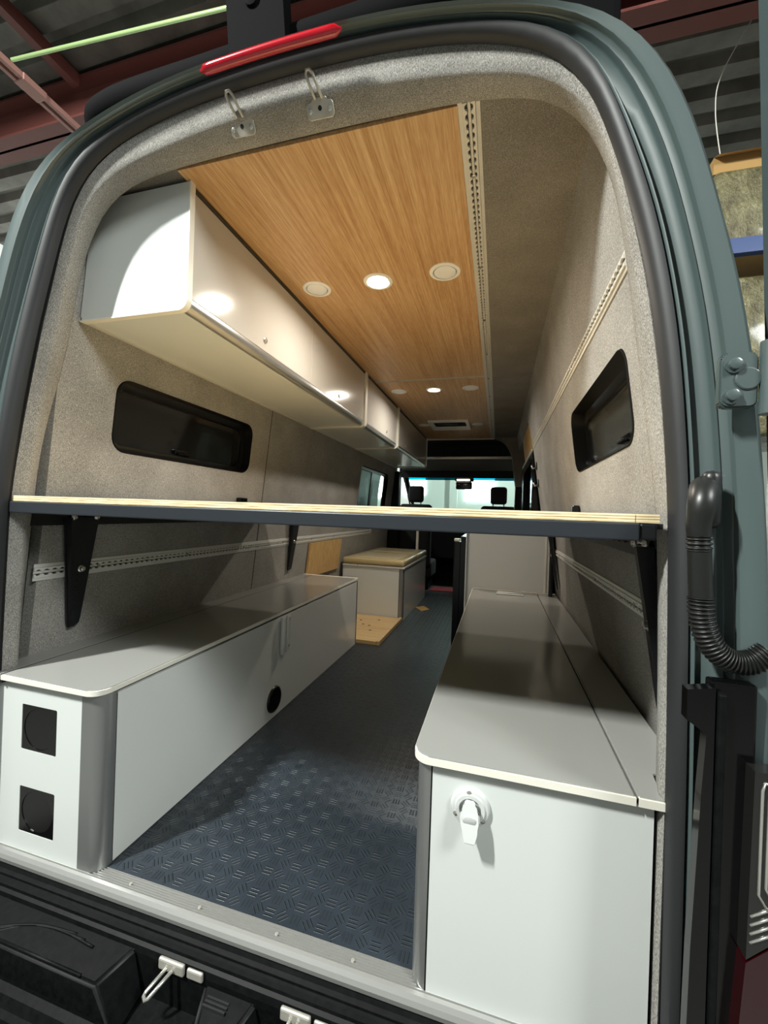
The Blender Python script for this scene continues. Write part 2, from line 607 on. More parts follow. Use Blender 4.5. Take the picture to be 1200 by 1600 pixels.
# fabric arch between living area and cab
N = 16
arc = [(0.425, ZC)]
for k in range(N + 1):
    a = PI / 2 * k / N
    arc.append((0.45 + 0.235 * math.sin(a), 1.60 + 0.37 * math.cos(a)))
arc += [(0.70, 1.50), (0.72, 1.36), (0.86, 1.36), (0.86, ZC)]
tag(obj('trim_2', poly([(x, 4.42, z) for x, z in arc], (0, 0.16, 0)), 'fabric_head'), kind='structure')
tag(obj('trim_3', poly([(x, 4.42, z) for x, z in ((0.71, 0), (0.86, 0), (0.86, 1.36), (0.72, 1.36))], (0, 0.2, 0)), 'plastic'), kind='structure')
tag(obj('trim_4', bx(-0.90, -0.76, 4.45, 4.6, 0.0, 1.55, 0.02), 'plastic'), kind='structure')

# cab shell: roof pocket, header shelf, windscreen frame, dash, floor
tag(obj('cab_wall_top', bx(-0.9, 0.9, 5.05, 5.09, 1.52, 2.02), 'dark'), kind='structure')
tag(obj('cab_ceiling', poly([(-0.9, 4.48, ZC + 0.005), (0.9, 4.48, ZC + 0.005), (0.9, 5.1, ZC + 0.005), (-0.9, 5.1, ZC + 0.005)], (0, 0, 0.02)), 'dark'), kind='structure')
tag(obj('cab_floor', bx(-0.99, 0.99, 4.45, 6.4, -0.14, -0.08), 'dark'), kind='structure')
cs_ = thing('overhead_shelf', 'dark overhead cab shelf with a bright metal front lip above the windscreen', 'shelf', (0, 4.8, 1.735))
obj('shelf_board', bx(-0.80, 0.70, 4.70, 5.04, 1.735, 1.757), 'plastic', cs_)
plabel(obj('front_lip', bx(-0.80, 0.70, 4.672, 4.70, 1.735, 1.772, 0.004), 'steel', cs_), 'bright metal front lip')
obj('lower_liner', poly([(-0.85, 4.70, 1.735), (-0.85, 5.30, 1.54), (-0.85, 5.34, 1.56), (-0.85, 4.74, 1.755)], (1.66, 0, 0)), 'cabliner', cs_)

wsf = NB()


def wsz(y):
    return 1.56 - (y - 5.30) * 0.52


add_tube(wsf, [(-0.86, 5.28, 1.56), (-0.93, 6.4, 0.96)], 0.045, 8)
add_tube(wsf, [(0.80, 5.28, 1.56), (0.88, 6.4, 0.96)], 0.045, 8)
add_box(wsf, -0.88, 0.84, 5.24, 5.32, 1.545, 1.62, 0.02)
wf = obj('window_4', wsf, 'plastic')
wf['kind'] = 'structure'
gl = NB()
yb = 5.30 + 0.09
add_poly(gl, [(-0.84, yb, wsz(yb)), (0.78, yb, wsz(yb)), (0.86, 6.4, 0.98), (-0.91, 6.4, 0.98)], (0, 0.006, 0.004))
obj('windscreen_glass', gl, 'glass', wf)
gl = NB()
add_poly(gl, [(-0.84, 5.30, wsz(5.30)), (0.78, 5.30, wsz(5.30)), (0.786, yb, wsz(yb)), (-0.846, yb, wsz(yb))], (0, 0.006, 0.004))
plabel(obj('shade_band', gl, 'glass_band', wf), 'teal tinted shade band')
tag(obj('dashboard', poly([(-0.95, 5.75, 0.3), (-0.95, 5.75, 0.92), (-0.95, 5.95, 0.99), (-0.95, 6.4, 0.97), (-0.95, 6.4, 0.3)], (1.9, 0, 0)), 'plastic'), kind='structure')
tag(obj('cab_wall_left', poly([(-0.93, 4.6, -0.1), (-0.93, 6.4, -0.1), (-0.93, 6.4, 0.98), (-0.93, 4.6, 1.0)], (-0.05, 0, 0)), 'plastic'), kind='structure')
tag(obj('cab_wall_right', poly([(0.88, 4.6, -0.1), (0.88, 6.4, -0.1), (0.88, 6.4, 0.98), (0.88, 4.6, 1.0)], (0.05, 0, 0)), 'plastic'), kind='structure')
tag(obj('cab_wall_front', bx(-0.99, 0.99, 6.4, 6.44, -0.1, 0.97), 'plastic'), kind='structure')

def smooth_path(pts, n):
    """Catmull-Rom"""
    P_ = [Vector(p) for p in pts]
    out = []
    m_ = len(P_) - 1
    for k in range(n):
        t = k / (n - 1) * m_
        i = min(int(t), m_ - 1)
        s = t - i
        p0, p1, p2, p3 = P_[max(i - 1, 0)], P_[i], P_[i + 1], P_[min(i + 2, m_)]
        out.append(0.5 * ((2 * p1) + (-p0 + p2) * s + (2 * p0 - 5 * p1 + 4 * p2 - p3) * s * s + (-p0 + 3 * p1 - 3 * p2 + p3) * s ** 3))
    return out


# ------------------------------------------------------------------ VAN body around the rear opening
van = thing('van', 'blue grey panel van seen through its open rear doorway with black rubber door seal', 'van', (0, 0, -0.75))
OUT = arch([(-0.972, -0.075, -0.12), (-0.972, -0.075, 0.3), (-0.968, -0.075, 0.7), (-0.955, -0.075, 1.0), (-0.951, -0.049, 1.278), (-0.932, -0.033, 1.459), (-0.909, -0.022, 1.576), (-0.889, -0.016, 1.704), (-0.86, -0.012, 1.801), (-0.841, -0.01, 1.845), (-0.806, -0.008, 1.91), (-0.734, -0.005, 1.979), (-0.611, -0.003, 2.029), (-0.45, -0.001, 2.074), (-0.261, -0.0, 2.1), (-0.029, -0.0, 2.107), (0.203, -0.0, 2.1), (0.393, -0.001, 2.074), (0.556, -0.003, 2.029), (0.682, -0.005, 1.979), (0.758, -0.008, 1.91), (0.796, -0.01, 1.845), (0.817, -0.012, 1.801), (0.851, -0.016, 1.704), (0.878, -0.021, 1.576), (0.907, -0.026, 1.459), (0.936, -0.033, 1.278), (0.955, -0.045, 1.0), (0.954, -0.071, 0.71), (0.953, -0.08, 0.33), (0.953, -0.08, -0.072)])
SEAL = arch([(-0.874, -0.03, -0.12), (-0.874, -0.03, 0.3), (-0.872, -0.03, 0.6), (-0.861, -0.025, 1.06), (-0.85, -0.004, 1.334), (-0.831, 0.008, 1.488), (-0.811, 0.017, 1.602), (-0.78, 0.02, 1.716), (-0.745, 0.023, 1.821), (-0.723, 0.025, 1.895), (-0.681, 0.027, 1.959), (-0.611, 0.028, 2.009), (-0.483, 0.029, 2.05), (-0.277, 0.03, 2.087), (-0.018, 0.03, 2.097), (0.24, 0.03, 2.087), (0.447, 0.029, 2.05), (0.576, 0.028, 2.009), (0.649, 0.027, 1.959), (0.693, 0.025, 1.895), (0.717, 0.023, 1.821), (0.755, 0.02, 1.716), (0.79, 0.017, 1.602), (0.814, 0.014, 1.488), (0.838, 0.009, 1.334), (0.858, 0.002, 1.06), (0.853, -0.035, 0.616), (0.855, -0.035, 0.328), (0.855, -0.035, -0.074)])
FOUT = arch([(-0.862, 0.005, -0.12), (-0.862, 0.005, 0.3), (-0.862, 0.005, 0.53), (-0.85, 0.006, 1.017), (-0.824, 0.021, 1.261), (-0.793, 0.036, 1.503), (-0.756, 0.043, 1.666), (-0.732, 0.044, 1.767), (-0.698, 0.045, 1.869), (-0.654, 0.046, 1.946), (-0.574, 0.046, 1.997), (-0.453, 0.047, 2.037), (-0.26, 0.047, 2.064), (-0.007, 0.047, 2.072), (0.246, 0.047, 2.064), (0.439, 0.047, 2.037), (0.56, 0.046, 1.997), (0.641, 0.046, 1.946), (0.687, 0.045, 1.869), (0.722, 0.044, 1.767), (0.747, 0.043, 1.666), (0.787, 0.041, 1.503), (0.821, 0.038, 1.261), (0.84, 0.035, 1.017), (0.834, -0.01, 0.554), (0.834, -0.01, 0.335), (0.834, -0.01, -0.064)])
CRE = arch([(-0.85, 0.04, -0.12), (-0.85, 0.04, 0.3), (-0.85, 0.04, 0.5), (-0.84, 0.041, 1.018), (-0.81, 0.05, 1.269), (-0.767, 0.058, 1.504), (-0.724, 0.06, 1.708), (-0.693, 0.059, 1.801), (-0.66, 0.058, 1.874), (-0.605, 0.057, 1.927), (-0.486, 0.057, 1.961), (-0.347, 0.057, 1.986), (-0.199, 0.056, 2.007), (0.008, 0.056, 2.015), (0.215, 0.056, 2.007), (0.362, 0.057, 1.986), (0.5, 0.057, 1.961), (0.619, 0.057, 1.927), (0.673, 0.058, 1.874), (0.705, 0.059, 1.801), (0.735, 0.06, 1.708), (0.775, 0.063, 1.504), (0.814, 0.066, 1.269), (0.84, 0.07, 1.018), (0.829, 0.01, 0.532), (0.829, 0.01, 0.345), (0.829, 0.01, -0.048)])
INN = arch([(-0.95, 0.08, -0.12), (-0.93, 0.08, 0.3), (-0.915, 0.08, 0.5), (-0.893, 0.08, 0.76), (-0.864, 0.08, 1.018), (-0.852, 0.08, 1.15), (-0.786, 0.102, 1.45), (-0.768, 0.109, 1.585), (-0.747, 0.11, 1.72), (-0.71, 0.11, 1.81), (-0.685, 0.11, 1.86), (-0.645, 0.11, 1.915), (-0.58, 0.11, 1.946), (-0.5, 0.11, 1.96), (-0.38, 0.11, 1.969), (-0.2, 0.11, 1.973), (0.0, 0.11, 1.974), (0.2, 0.11, 1.973), (0.38, 0.11, 1.969), (0.5, 0.11, 1.96), (0.58, 0.11, 1.946), (0.645, 0.11, 1.915), (0.685, 0.11, 1.86), (0.71, 0.11, 1.81), (0.747, 0.11, 1.72), (0.768, 0.11, 1.585), (0.786, 0.11, 1.45), (0.826, 0.11, 1.15), (0.845, 0.11, 1.018), (0.848, 0.089, 0.765), (0.848, 0.075, 0.518), (0.848, 0.075, 0.325), (0.848, 0.075, -0.08)])

# painted shell: jamb with two pressed ridges, rolled outer corner, flank running forward
S = [mixl(SEAL, OUT, 0.0, 0.03)]
for t_, dy_ in ((0.0, 0.004), (0.02, -0.004), (0.05, -0.009), (0.08, -0.009), (0.11, -0.003), (0.13, 0.008), (0.16, 0.010), (0.40, 0.008), (0.425, 0.004), (0.43, -0.004), (0.44, -0.006), (0.455, -0.005), (0.465, -0.002), (0.58, -0.003), (0.592, -0.006), (0.598, -0.013), (0.608, -0.015), (0.63, -0.0145), (0.70, -0.014), (0.90, -0.012), (0.97, -0.005)):
    S.append(mixl(SEAL, OUT, t_, dy_))
S.append(mixl(OUT, OUT, 0.0, 0.008))
S.append(mixl(OUT, OUT, 0.0, 0.03, 0.010))
S.append(mixl(OUT, OUT, 0.0, 0.10, 0.020))
shell = obj('body_shell', loft(S), 'paint', van, True, 50)
S = [mixl(OUT, OUT, 0.0, 0.10, 0.020), mixl(OUT, OUT, 0.0, 0.4, 0.10), mixl(OUT, OUT, 0.0, 4.6, 0.12)]
tag(obj('wall_outer', loft(S), 'paint', None, True, 50), kind='structure')
# rubber seal: bulb and lip
S = [mixl(SEAL, SEAL, 0, 0.02, 0.002), mixl(SEAL, SEAL, 0, -0.004, 0.0), mixl(SEAL, FOUT, 0.1, -0.016), mixl(SEAL, FOUT, 0.25, -0.018, -0.008), mixl(SEAL, FOUT, 0.4, -0.010, -0.014), mixl(SEAL, FOUT, 0.5, 0.004, -0.014)]
obj('door_seal', loft(S), 'rubber', van, True, 60)
S = [mixl(SEAL, FOUT, 0.5, 0.004, -0.013), mixl(SEAL, FOUT, 0.7, 0.006, -0.004), mixl(FOUT, FOUT, 0, -0.004, 0.002), mixl(FOUT, FOUT, 0, 0.01, 0.002)]
plabel(obj('seal_lip', loft(S), 'rubber_dark', van, True, 60), 'black inner lip of the door seal')

# fabric trim that lines the opening (part of the room's shell)
S = [mixl(FOUT, FOUT, 0, 0.0, 0.004), mixl(FOUT, CRE, 0.08, -0.004), mixl(FOUT, CRE, 0.5, -0.002), mixl(FOUT, CRE, 0.9, -0.004), mixl(CRE, INN, 0.08, -0.001), mixl(CRE, INN, 0.5), mixl(CRE, INN, 0.95), mixl(INN, INN, 0, 0.004, 0.006), mixl(INN, INN, 0, 0.006, 0.12)]
tag(obj('trim_5', loft(S), 'fabric', None, True, 70), kind='structure')

# threshold: ribbed aluminium strip with rounded nose
th = NB()
prof = [(0.030, 0.0), (0.030, -0.03), (-0.014, -0.035), (-0.020, -0.026), (-0.021, -0.016), (-0.018, -0.006), (-0.012, 0.001), (-0.005, 0.003)]
y = -0.004
while y < 0.027:
    prof += [(y, -0.003), (y + 0.0022, -0.003), (y + 0.0026, 0.003), (y + 0.0044, 0.003)]
    y += 0.0060
for dx0, dx1 in ((-0.84, 0.84),):
    add_poly(th, [(dx0, y, z - 0.003) for y, z in prof], (dx1 - dx0, 0, 0))
thr = obj('threshold', th, 'sill', van)
plabel(thr, 'ribbed aluminium threshold strip')
for x in (-0.37, -0.155, 0.06, 0.25):
    obj('screw', lathe((x, 0.010, 0.0), (0, 0, 1), [(0, 0.0045), (0.0012, 0.004), (0.0016, 0.002)], 10), 'zinc', thr)

# bumper step: stepped black plastic cover with pockets
bs = NB()
step_prof = [(-0.012, -0.03), (-0.021, -0.044), (-0.030, -0.047), (-0.031, -0.052), (-0.039, -0.054), (-0.040, -0.049), (-0.050, -0.051), (-0.051, -0.058), (-0.058, -0.062), (-0.062, -0.075), (-0.064, -0.165), (-0.150, -0.170), (-0.160, -0.125), (-0.170, -0.118), (-0.182, -0.128), (-0.192, -0.146), (-0.205, -0.148), (-0.225, -0.142), (-0.32, -0.175), (-0.42, -0.25), (-0.47, -0.34), (-0.47, -0.45), (-0.012, -0.45)]
add_poly(bs, [(-1.0, y, z) for y, z in step_prof], (2.0, 0, 0))
step = obj('bumper_step', bs, 'plastic', van)
plabel(step, 'black plastic bumper step below the threshold')
# raised blocks left between the striker pockets, their flanks sloping into the pockets
for x0, x1, yf, zt_, t in ((-1.0, -0.255, -0.152, -0.064, 0.055), (-0.09, 0.07, -0.150, -0.080, 0.045), (0.29, 0.60, -0.150, -0.080, 0.05)):
    b = add_poly(NB(), [(x0, yf, -0.168), (x1 + t * 0.4, yf, -0.168), (x1 - t, yf, zt_ - 0.012), (x0 + t, yf, zt_ - 0.012)], (0, 0, 0.0001)) if False else NB()
    lo_ = [b.verts.new(v) for v in ((x0 - t * 0.4, yf, -0.168), (x1 + t * 0.4, yf, -0.168), (x1 + t * 0.1, -0.060, -0.168), (x0 - t * 0.1, -0.060, -0.168))]
    hi_ = [b.verts.new(v) for v in ((x0 + t, yf + 0.012, zt_ - 0.020), (x1 - t, yf + 0.012, zt_ - 0.020), (x1 - t * 0.3, -0.060, zt_), (x0 + t * 0.3, -0.060, zt_))]
    b.faces.new(lo_)
    b.faces.new(hi_)
    for i in range(4):
        b.faces.new((lo_[i], lo_[(i + 1) % 4], hi_[(i + 1) % 4], hi_[i]))
    bmesh.ops.bevel(b, geom=b.edges[:], offset=0.007, segments=3, affect='EDGES')
    obj('step_block', b, 'plastic', step, True, 50)
# curved ridges moulded into the block beside the benches, and grip ribs
for k in range(3):
    q = 0.018 * k
    pts = smooth_path([(-0.70 + q, -0.135, -0.083), (-0.62 + q, -0.105 + q * 0.3, -0.076), (-0.54 + q * 1.4, -0.085 + q * 0.1, -0.071), (-0.44 + q * 1.8, -0.078 - q * 0.3, -0.069)], 14)
    obj('moulded_ridge', tube(pts, 0.0035, 6), 'plastic', step, True)
obj('moulded_ridge', tube([(-0.66, -0.134, -0.0825), (-0.355, -0.134, -0.0825)], 0.004, 6), 'plastic', step, True)
for k in range(3):
    obj('grip_rib', bx(-0.055, 0.0, -0.083 - 0.008 * k, -0.079 - 0.008 * k, -0.092, -0.083), 'rubber', step)


def bumper_striker(x, y, z, ang):
    s = obj('striker', bx(x - 0.035, x + 0.035, y - 0.004, y + 0.006, z - 0.012, z + 0.014, 0.004), 'zinc', van)
    plabel(s, 'steel door striker on the bumper step')
    d = Vector((math.sin(ang), -math.cos(ang), 0))
    p = Vector((x, y, z))
    q = Vector((d.y, -d.x, 0)) * 0.009
    e = d * 0.055 + Vector((0, 0, -0.03))
    pts = [p + q, p + q + e * 0.9, p + q * 0.6 + e, p - q * 0.6 + e, p - q + e * 0.9, p - q]
    obj('striker_loop', tube(pts, 0.0042, 8), 'steel', s, True)
    obj('striker_shell', bx(x + 0.042, x + 0.085, y - 0.002, y + 0.006, z - 0.011, z + 0.011, 0.004), 'zinc', s)


bumper_striker(-0.165, -0.068, -0.070, -0.55)
bumper_striker(0.152, -0.068, -0.074, -0.3)

# right D-pillar fittings: hinge, cable conduit, black cover, tail lamp, open door edge
hg = NB()
add_poly(hg, [(x, -0.060, z) for x, z in rrect(0.868, 0.921, 1.186, 1.276, 0.012, 4)], (0, -0.016, 0))
bmesh.ops.bevel(hg, geom=hg.edges[:], offset=0.003, segments=2, affect='EDGES')
hinge = obj('door_hinge', hg, 'paint', van, True, 40)
obj('hinge_pin', tube([(0.936, -0.075, 1.175), (0.936, -0.075, 1.29)], 0.014, 14), 'paint', hinge, True, 40)
for x, z in ((0.886, 1.255), (0.884, 1.205)):
    obj('bolt', lathe((x, -0.075, z), (0, -1, 0), [(0, 0.014), (0.004, 0.014), (0.004, 0.0095), (0.010, 0.009), (0.011, 0.006)], 12), 'paint', hinge, True, 40)
obj('hinge_boss', lathe((0.906, -0.0755, 1.232), (0, -1, 0), [(0, 0.018), (0.002, 0.018), (0.003, 0.016)], 20), 'paint', hinge)
# open rear door: only its leading edge is near the frame
rd = NB()
add_poly(rd, [(0.997, -0.03, 0.95), (0.982, -0.03, 1.289), (0.960, -0.03, 1.80), (0.950, -0.03, 2.02), (1.45, -0.03, 2.02), (1.60, -0.03, 1.3), (1.60, -0.03, 0.95)], (0, 0.06, 0))
plabel(obj('rear_door', rd, 'paint', van), 'edge of the opened rear door')


hy = -0.075
elbow_pts = smooth_path([(0.868, -0.035, 1.062), (0.860, -0.055, 1.054), (0.850, hy, 1.032), (0.846, hy, 0.999), (0.847, hy, 0.976)], 12)
con = obj('cable_conduit', tube(elbow_pts, [0.018, 0.020, 0.0215, 0.022, 0.0215, 0.021, 0.0205, 0.019, 0.018, 0.0175, 0.017, 0.0165], 18), 'hose', van, True, 50)
plabel(con, 'black corrugated cable conduit looping to the door')
g_ = bx(0.858, 0.886, -0.064, -0.036, 0.990, 1.088, 0.013, 3)
obj('grommet', g_, 'hose', con, True, 50)
cor = smooth_path([(0.847, hy, 0.978), (0.848, hy, 0.954)], 36)
obj('corrugated_collar', tube(cor, [0.0165 + 0.0018 * math.cos(2 * PI * k / 9) for k in range(36)], 18), 'hose', con, True)
obj('sleeve', tube([(0.848, hy, 0.959), (0.850, hy, 0.914), (0.852, hy, 0.876)], 0.0165, 20), 'hose', con, True, 50)
bend = smooth_path([(0.852, hy, 0.878), (0.854, hy, 0.849), (0.862, hy, 0.816), (0.878, hy, 0.791), (0.900, hy, 0.779), (0.924, hy, 0.782), (0.944, hy, 0.798)], 232)
obj('corrugated_bend', tube(bend, [0.0172 + 0.0021 * math.cos(2 * PI * k / 8) for k in range(232)], 18), 'hose', con, True)

# lower pillar: black cover panels, tail lamp
cov = NB()
add_poly(cov, [(x, -0.084, z) for x, z in ((0.8267, 0.7356), (0.8648, 0.7432), (0.8648, -0.0651), (0.8362, -0.0651), (0.8419, 0.3295), (0.8495, 0.5721), (0.8543, 0.6691), (0.8267, 0.6881))], (0, -0.020, 0))
obj('pillar_cover', cov, 'gloss_black', van)
obj('pillar_rib', bx(0.8676, 0.8790, -0.108, -0.08, -0.12, 0.7356, 0.003), 'plastic', van)
obj('lamp_recess', bx(0.8629, 0.9247, -0.094, -0.07, -0.12, 0.7508, 0.004), 'gloss_black', van)
tl = obj('tail_lamp', poly([(x, -0.088, z) for x, z in ((0.9114, 0.6310), (1.0055, 0.6310), (1.0055, 0.4484), (0.9075, 0.3486), (0.9085, 0.4294))], (0, -0.03, 0)), 'clearlens', van)
plabel(tl, 'shade-toned clear tail lamp with ribbed reflector')
for k in range(4):
    o_ = 0.010 + 0.011 * k
    obj('lens_rib', tube([(0.99, -0.119, 0.626 - o_), (0.916 + o_ * 0.8, -0.119, 0.626 - o_), (0.913 + o_ * 0.8, -0.119, 0.615 - o_), (0.912 + o_ * 0.8, -0.119, 0.44 + o_), (0.922 + o_, -0.119, 0.425 + o_ * 0.4)], 0.002, 6), 'steel', tl, True)
for k in range(4):
    z = 0.415 - 0.013 * k
    obj('lens_rib', tube([(0.911, -0.119, z), (0.945, -0.119, z + 0.024)], 0.0018, 6), 'steel', tl, True)
plabel(obj('red_lens', poly([(x, -0.088, z) for x, z in ((0.9075, 0.3438), (1.0055, 0.4408), (1.0055, 0.1631), (0.8961, 0.1631))], (0, -0.03, 0)), 'red_shaded', tl), 'red lower lens of the tail lamp')

# third brake lamp on the roof edge
bl = NB()
pts = [Vector((-0.214 + 0.374 * k / 24, -0.016, 2.071 + 0.004 * math.sin(PI * k / 24))) for k in range(25)]
rs_ = [0.0115 * math.sqrt(max(0.02, 1 - (max(abs(k - 12) - 10.5, 0) / 1.5) ** 2)) for k in range(25)]
add_tube(bl, pts, rs_, 14)
plabel(obj('brake_light', bl, 'red', van, True, 60), 'slim red brake light on the roof edge')

# ------------------------------------------------------------------ roof rack above the van
rk = thing('roof_rack', 'black tubular roof rack with a bracket standing over the rear doorway', 'roof rack', (0, 0.3, 2.13))
tp = smooth_path([(-0.93, 0.9, 2.338), (-0.925, 0.45, 2.338), (-0.90, 0.29, 2.348), (-0.80, 0.25, 2.373), (-0.4, 0.25, 2.388), (0.2, 0.25, 2.398), (0.7, 0.25, 2.398)], 60)
obj('rear_tube', tube(tp, 0.048, 18), 'rackblack', rk, True)
obj('side_rail', tube([(-0.93, 0.9, 2.338), (-0.93, 4.2, 2.338)], 0.045, 14), 'rackblack', rk, True, 50)
obj('side_rail', tube([(0.70, 0.25, 2.398), (0.80, 0.6, 2.378), (0.80, 4.2, 2.338)], 0.045, 14), 'rackblack', rk, True, 50)
br = NB()
add_poly(br, [(-0.300, 0.17, 2.538), (-0.115, 0.17, 2.538), (-0.085, 0.17, 2.238), (-0.115, 0.17, 2.178), (-0.145, 0.17, 2.238), (-0.19, 0.17, 2.298), (-0.235, 0.17, 2.238), (-0.245, 0.17, 2.158), (-0.27, 0.17, 2.238)], (0, 0.05, 0))
br_ = obj('bracket', br, 'rackblack', rk)
obj('bolt', lathe((-0.205, 0.17, 2.468), (0, -1, 0), [(0, 0.022), (0.008, 0.02), (0.012, 0.008)], 12), 'rackblack', br_, True, 40)
for x in (-0.78, 0.62):
    obj('rack_foot', bx(x - 0.05, x + 0.16, 0.24, 0.40, 2.03, 2.338, 0.02), 'rackblack', rk)

# ------------------------------------------------------------------ CARGO TRACKS


def make_track(name, label, group, origin, along, across, normal, length, m, hole=True, width=0.052):
    """airline-type track: base, two flanges, two scalloped lips over a groove, screws"""
    o = Vector(origin)
    a = Vector(along)
    c = Vector(across)
    n = Vector(normal)
    T = thing(name, label, 'cargo track', o, group)

    def P3(s, w, h):
        return o + a * s + c * w + n * h
    W = width / 2
    b = NB()
    add_poly(b, [P3(0, -W, 0), P3(0, W, 0), P3(0, W, 0.002), P3(0, -W, 0.002)], a * length)
    obj('base', b, 'groove', T)  # base coloured as shadowed metal
    for s_ in (-1, 1):
        b = NB()
        add_poly(b, [P3(0, s_ * W, 0.002), P3(0, s_ * W * 0.58, 0.002), P3(0, s_ * W * 0.58, 0.0055), P3(0, s_ * W * 0.96, 0.0045)], a * length)
        obj('flange', b, m, T)
        # lip with half-round bites every 25 mm
        pts = [(0, W * 0.56), (0, 0.0048)]
        k = 0
        while 0.025 * k + 0.02 < length:
            c0 = 0.0125 + 0.025 * k
            for j in range(7):
                t = PI * j / 6
                pts.append((c0 - 0.0088 * math.cos(t), 0.0048 + 0.0058 * math.sin(t)))
            k += 1
        pts += [(length, 0.0048), (length, W * 0.56)]
        b = NB()
        vs = [b.verts.new(P3(s, s_ * w, 0.009)) for s, w in pts]
        es = [b.edges.new((vs[i], vs[(i + 1) % len(vs)])) for i in range(len(vs))]
        bmesh.ops.triangle_fill(b, edges=es, use_beauty=False)
        r = bmesh.ops.extrude_face_region(b, geom=b.faces[:])
        for g in r['geom']:
            if isinstance(g, bmesh.types.BMVert):
                g.co -= n * 0.006
        obj('lip', b, m, T)
    b = NB()
    add_poly(b, [P3(0, -0.004, 0.002), P3(0, 0.004, 0.002), P3(0, 0.003, 0.0045), P3(0, -0.003, 0.0045)], a * length)
    obj('centre_rib', b, m, T)
    q = 0.22
    while q < length:
        obj('screw', lathe(P3(q, 0, 0.003), n, [(0, 0.0065), (0.004, 0.006), (0.0045, 0.0025)], 10), 'steel', T)
        q += 0.45
    return T


GT = 'cargo tracks fixed inside the van'
make_track('cargo_track', 'pale ceiling track beside the wood panel running the van length', GT, (0.431, 0.11, ZC + 0.004), (0, 1, 0), (1, 0, 0), (0, 0, -1), 4.38, 'alu_white', width=0.054)
ct = make_track('cargo_track', 'short crosswise ceiling track between the two wood panels', GT, (-0.39, 2.079, ZC + 0.004), (1, 0, 0), (0, 1, 0), (0, 0, -1), 0.794, 'alu_white', width=0.026)
zt = 1.555
nr = Vector((-1, 0, -0.133)).normalized()
ar = Vector((-0.133, 0, 1)).normalized() * 1.0
make_track('cargo_track', 'upper pale track on the right fabric wall above the bunk window', GT, (xr(zt) + 0.001, 0.115, zt), (0, 1, 0), ar, nr, 2.42, 'alu_white', width=0.044)
zt = 0.785
make_track('cargo_track', 'lower track on the fabric wall behind the bench with the white power inlet', GT, (xr(zt) + 0.001, 0.115, zt), (0, 1, 0), ar, nr, 2.0, 'track', width=0.046)
zt = 0.768
nl = Vector((1, 0, -0.10)).normalized()
al = Vector((0.10, 0, 1)).normalized()
make_track('cargo_track', 'lower track on the wall behind the bench with the vent grille', GT, (xl(zt) - 0.001, 0.10, zt), (0, 1, 0), al, nl, 3.6, 'track', width=0.056)

# ------------------------------------------------------------------ BENCHES


def slab(outline, z0, z1, bev=0.003):
    b = poly([(x, y, z0) for x, y in outline], (0, 0, z1 - z0))
    es = [e for e in b.edges if abs(e.verts[0].co.z - e.verts[1].co.z) < 1e-6]
    bmesh.ops.bevel(b, geom=es, offset=bev, segments=2, affect='EDGES')
    return b


def corner_round(xa, ya, xb, yb, r, which, seg=8):
    """rectangle outline with one rounded corner: which = 'x1y0' or 'x0y0'"""
    pts = []
    if which == 'x1y0':
        for k in range(seg + 1):
            a = -PI / 2 + PI / 2 * k / seg
            pts.append((xb - r + r * math.cos(a), ya + r + r * math.sin(a)))
        pts += [(xb, yb), (xa, yb), (xa, ya)]
    else:
        for k in range(seg + 1):
            a = PI + PI / 2 * k / seg
            pts.append((xa + r + r * math.cos(a), ya + r + r * math.sin(a)))
        pts += [(xb, ya), (xb, yb), (xa, yb)]
    return pts


def corner_trim(x, y, s, r, z0, z1, face):
    """rounded aluminium corner: quarter round with two flat flanges; s = +1 corner at +x, -1 at -x"""
    pts = []
    for k in range(9):
        a = PI / 2 * k / 8
        pts.append((x - s * r + s * r * math.sin(a), y + r - r * math.cos(a)))
    pts.insert(0, (x - s * face, y))
    pts.insert(0, (x - s * face, y + 0.012))
    pts.append((x, y + r + 0.012))
    pts.append((x - s * 0.012, y + r + 0.012))
    return poly([(px, py, z0) for px, py in pts], (0, 0, z1 - z0))


G_B = 'storage benches along the van walls'
b1 = thing('storage_bench', 'long grey topped storage bench with two black square vent fans on its white end', 'bench', (-0.7, 1.0, 0), G_B)
holes = [rrect(-0.767, -0.634, 0.287, 0.416, 0.004, 2), rrect(-0.767, -0.634, 0.053, 0.182, 0.004, 2)]
holes = [[(x - 0.0, z) for x, z in h] for h in holes]
obj('end_panel', sheet([(-0.93, 0.0), (-0.545, 0.0), (-0.545, 0.478), (-0.93, 0.478)], holes, lambda x, z: (x, 0.0, z), (0, 0.014, 0)), 'white', b1)
obj('front_panel', bx(-0.489, -0.475, 0.045, 2.075, 0.002, 0.4715), 'panel_grey', b1)
obj('corner_trim', corner_trim(-0.475, 0.0, 1, 0.035, 0.0, 0.478, 0.070), 'alu_dark', b1, True, 40)
obj('far_end_panel', bx(-0.92, -0.475, 2.055, 2.07, 0.0, 0.478), 'white', b1)
obj('carcass', bx(-0.915, -0.50, 0.05, 2.05, 0.01, 0.47), 'dark', b1)
top = obj('lid', slab(corner_round(-0.833, -0.014, -0.476, 2.045, 0.040, 'x1y0'), 0.479, 0.496), 'top', b1, True, 30)
eo = corner_round(-0.833, -0.0155, -0.4745, 2.045, 0.0415, 'x1y0')
ei = corner_round(-0.833, -0.006, -0.484, 2.045, 0.032, 'x1y0')
plabel(obj('edge_band', poly([(x, y, 0.4805) for x, y in eo[:10]] + [(x, y, 0.4805) for x, y in reversed(ei[:10])], (0, 0, 0.0135)), 'edge', top, True, 40), 'cream edge band')
obj('edge_band', poly([(-0.833, -0.0155, 0.4805), (-0.833, -0.006, 0.4805), (-0.5160, -0.006, 0.4805), (-0.5160, -0.0155, 0.4805)], (0, 0, 0.0135)), 'edge', top)
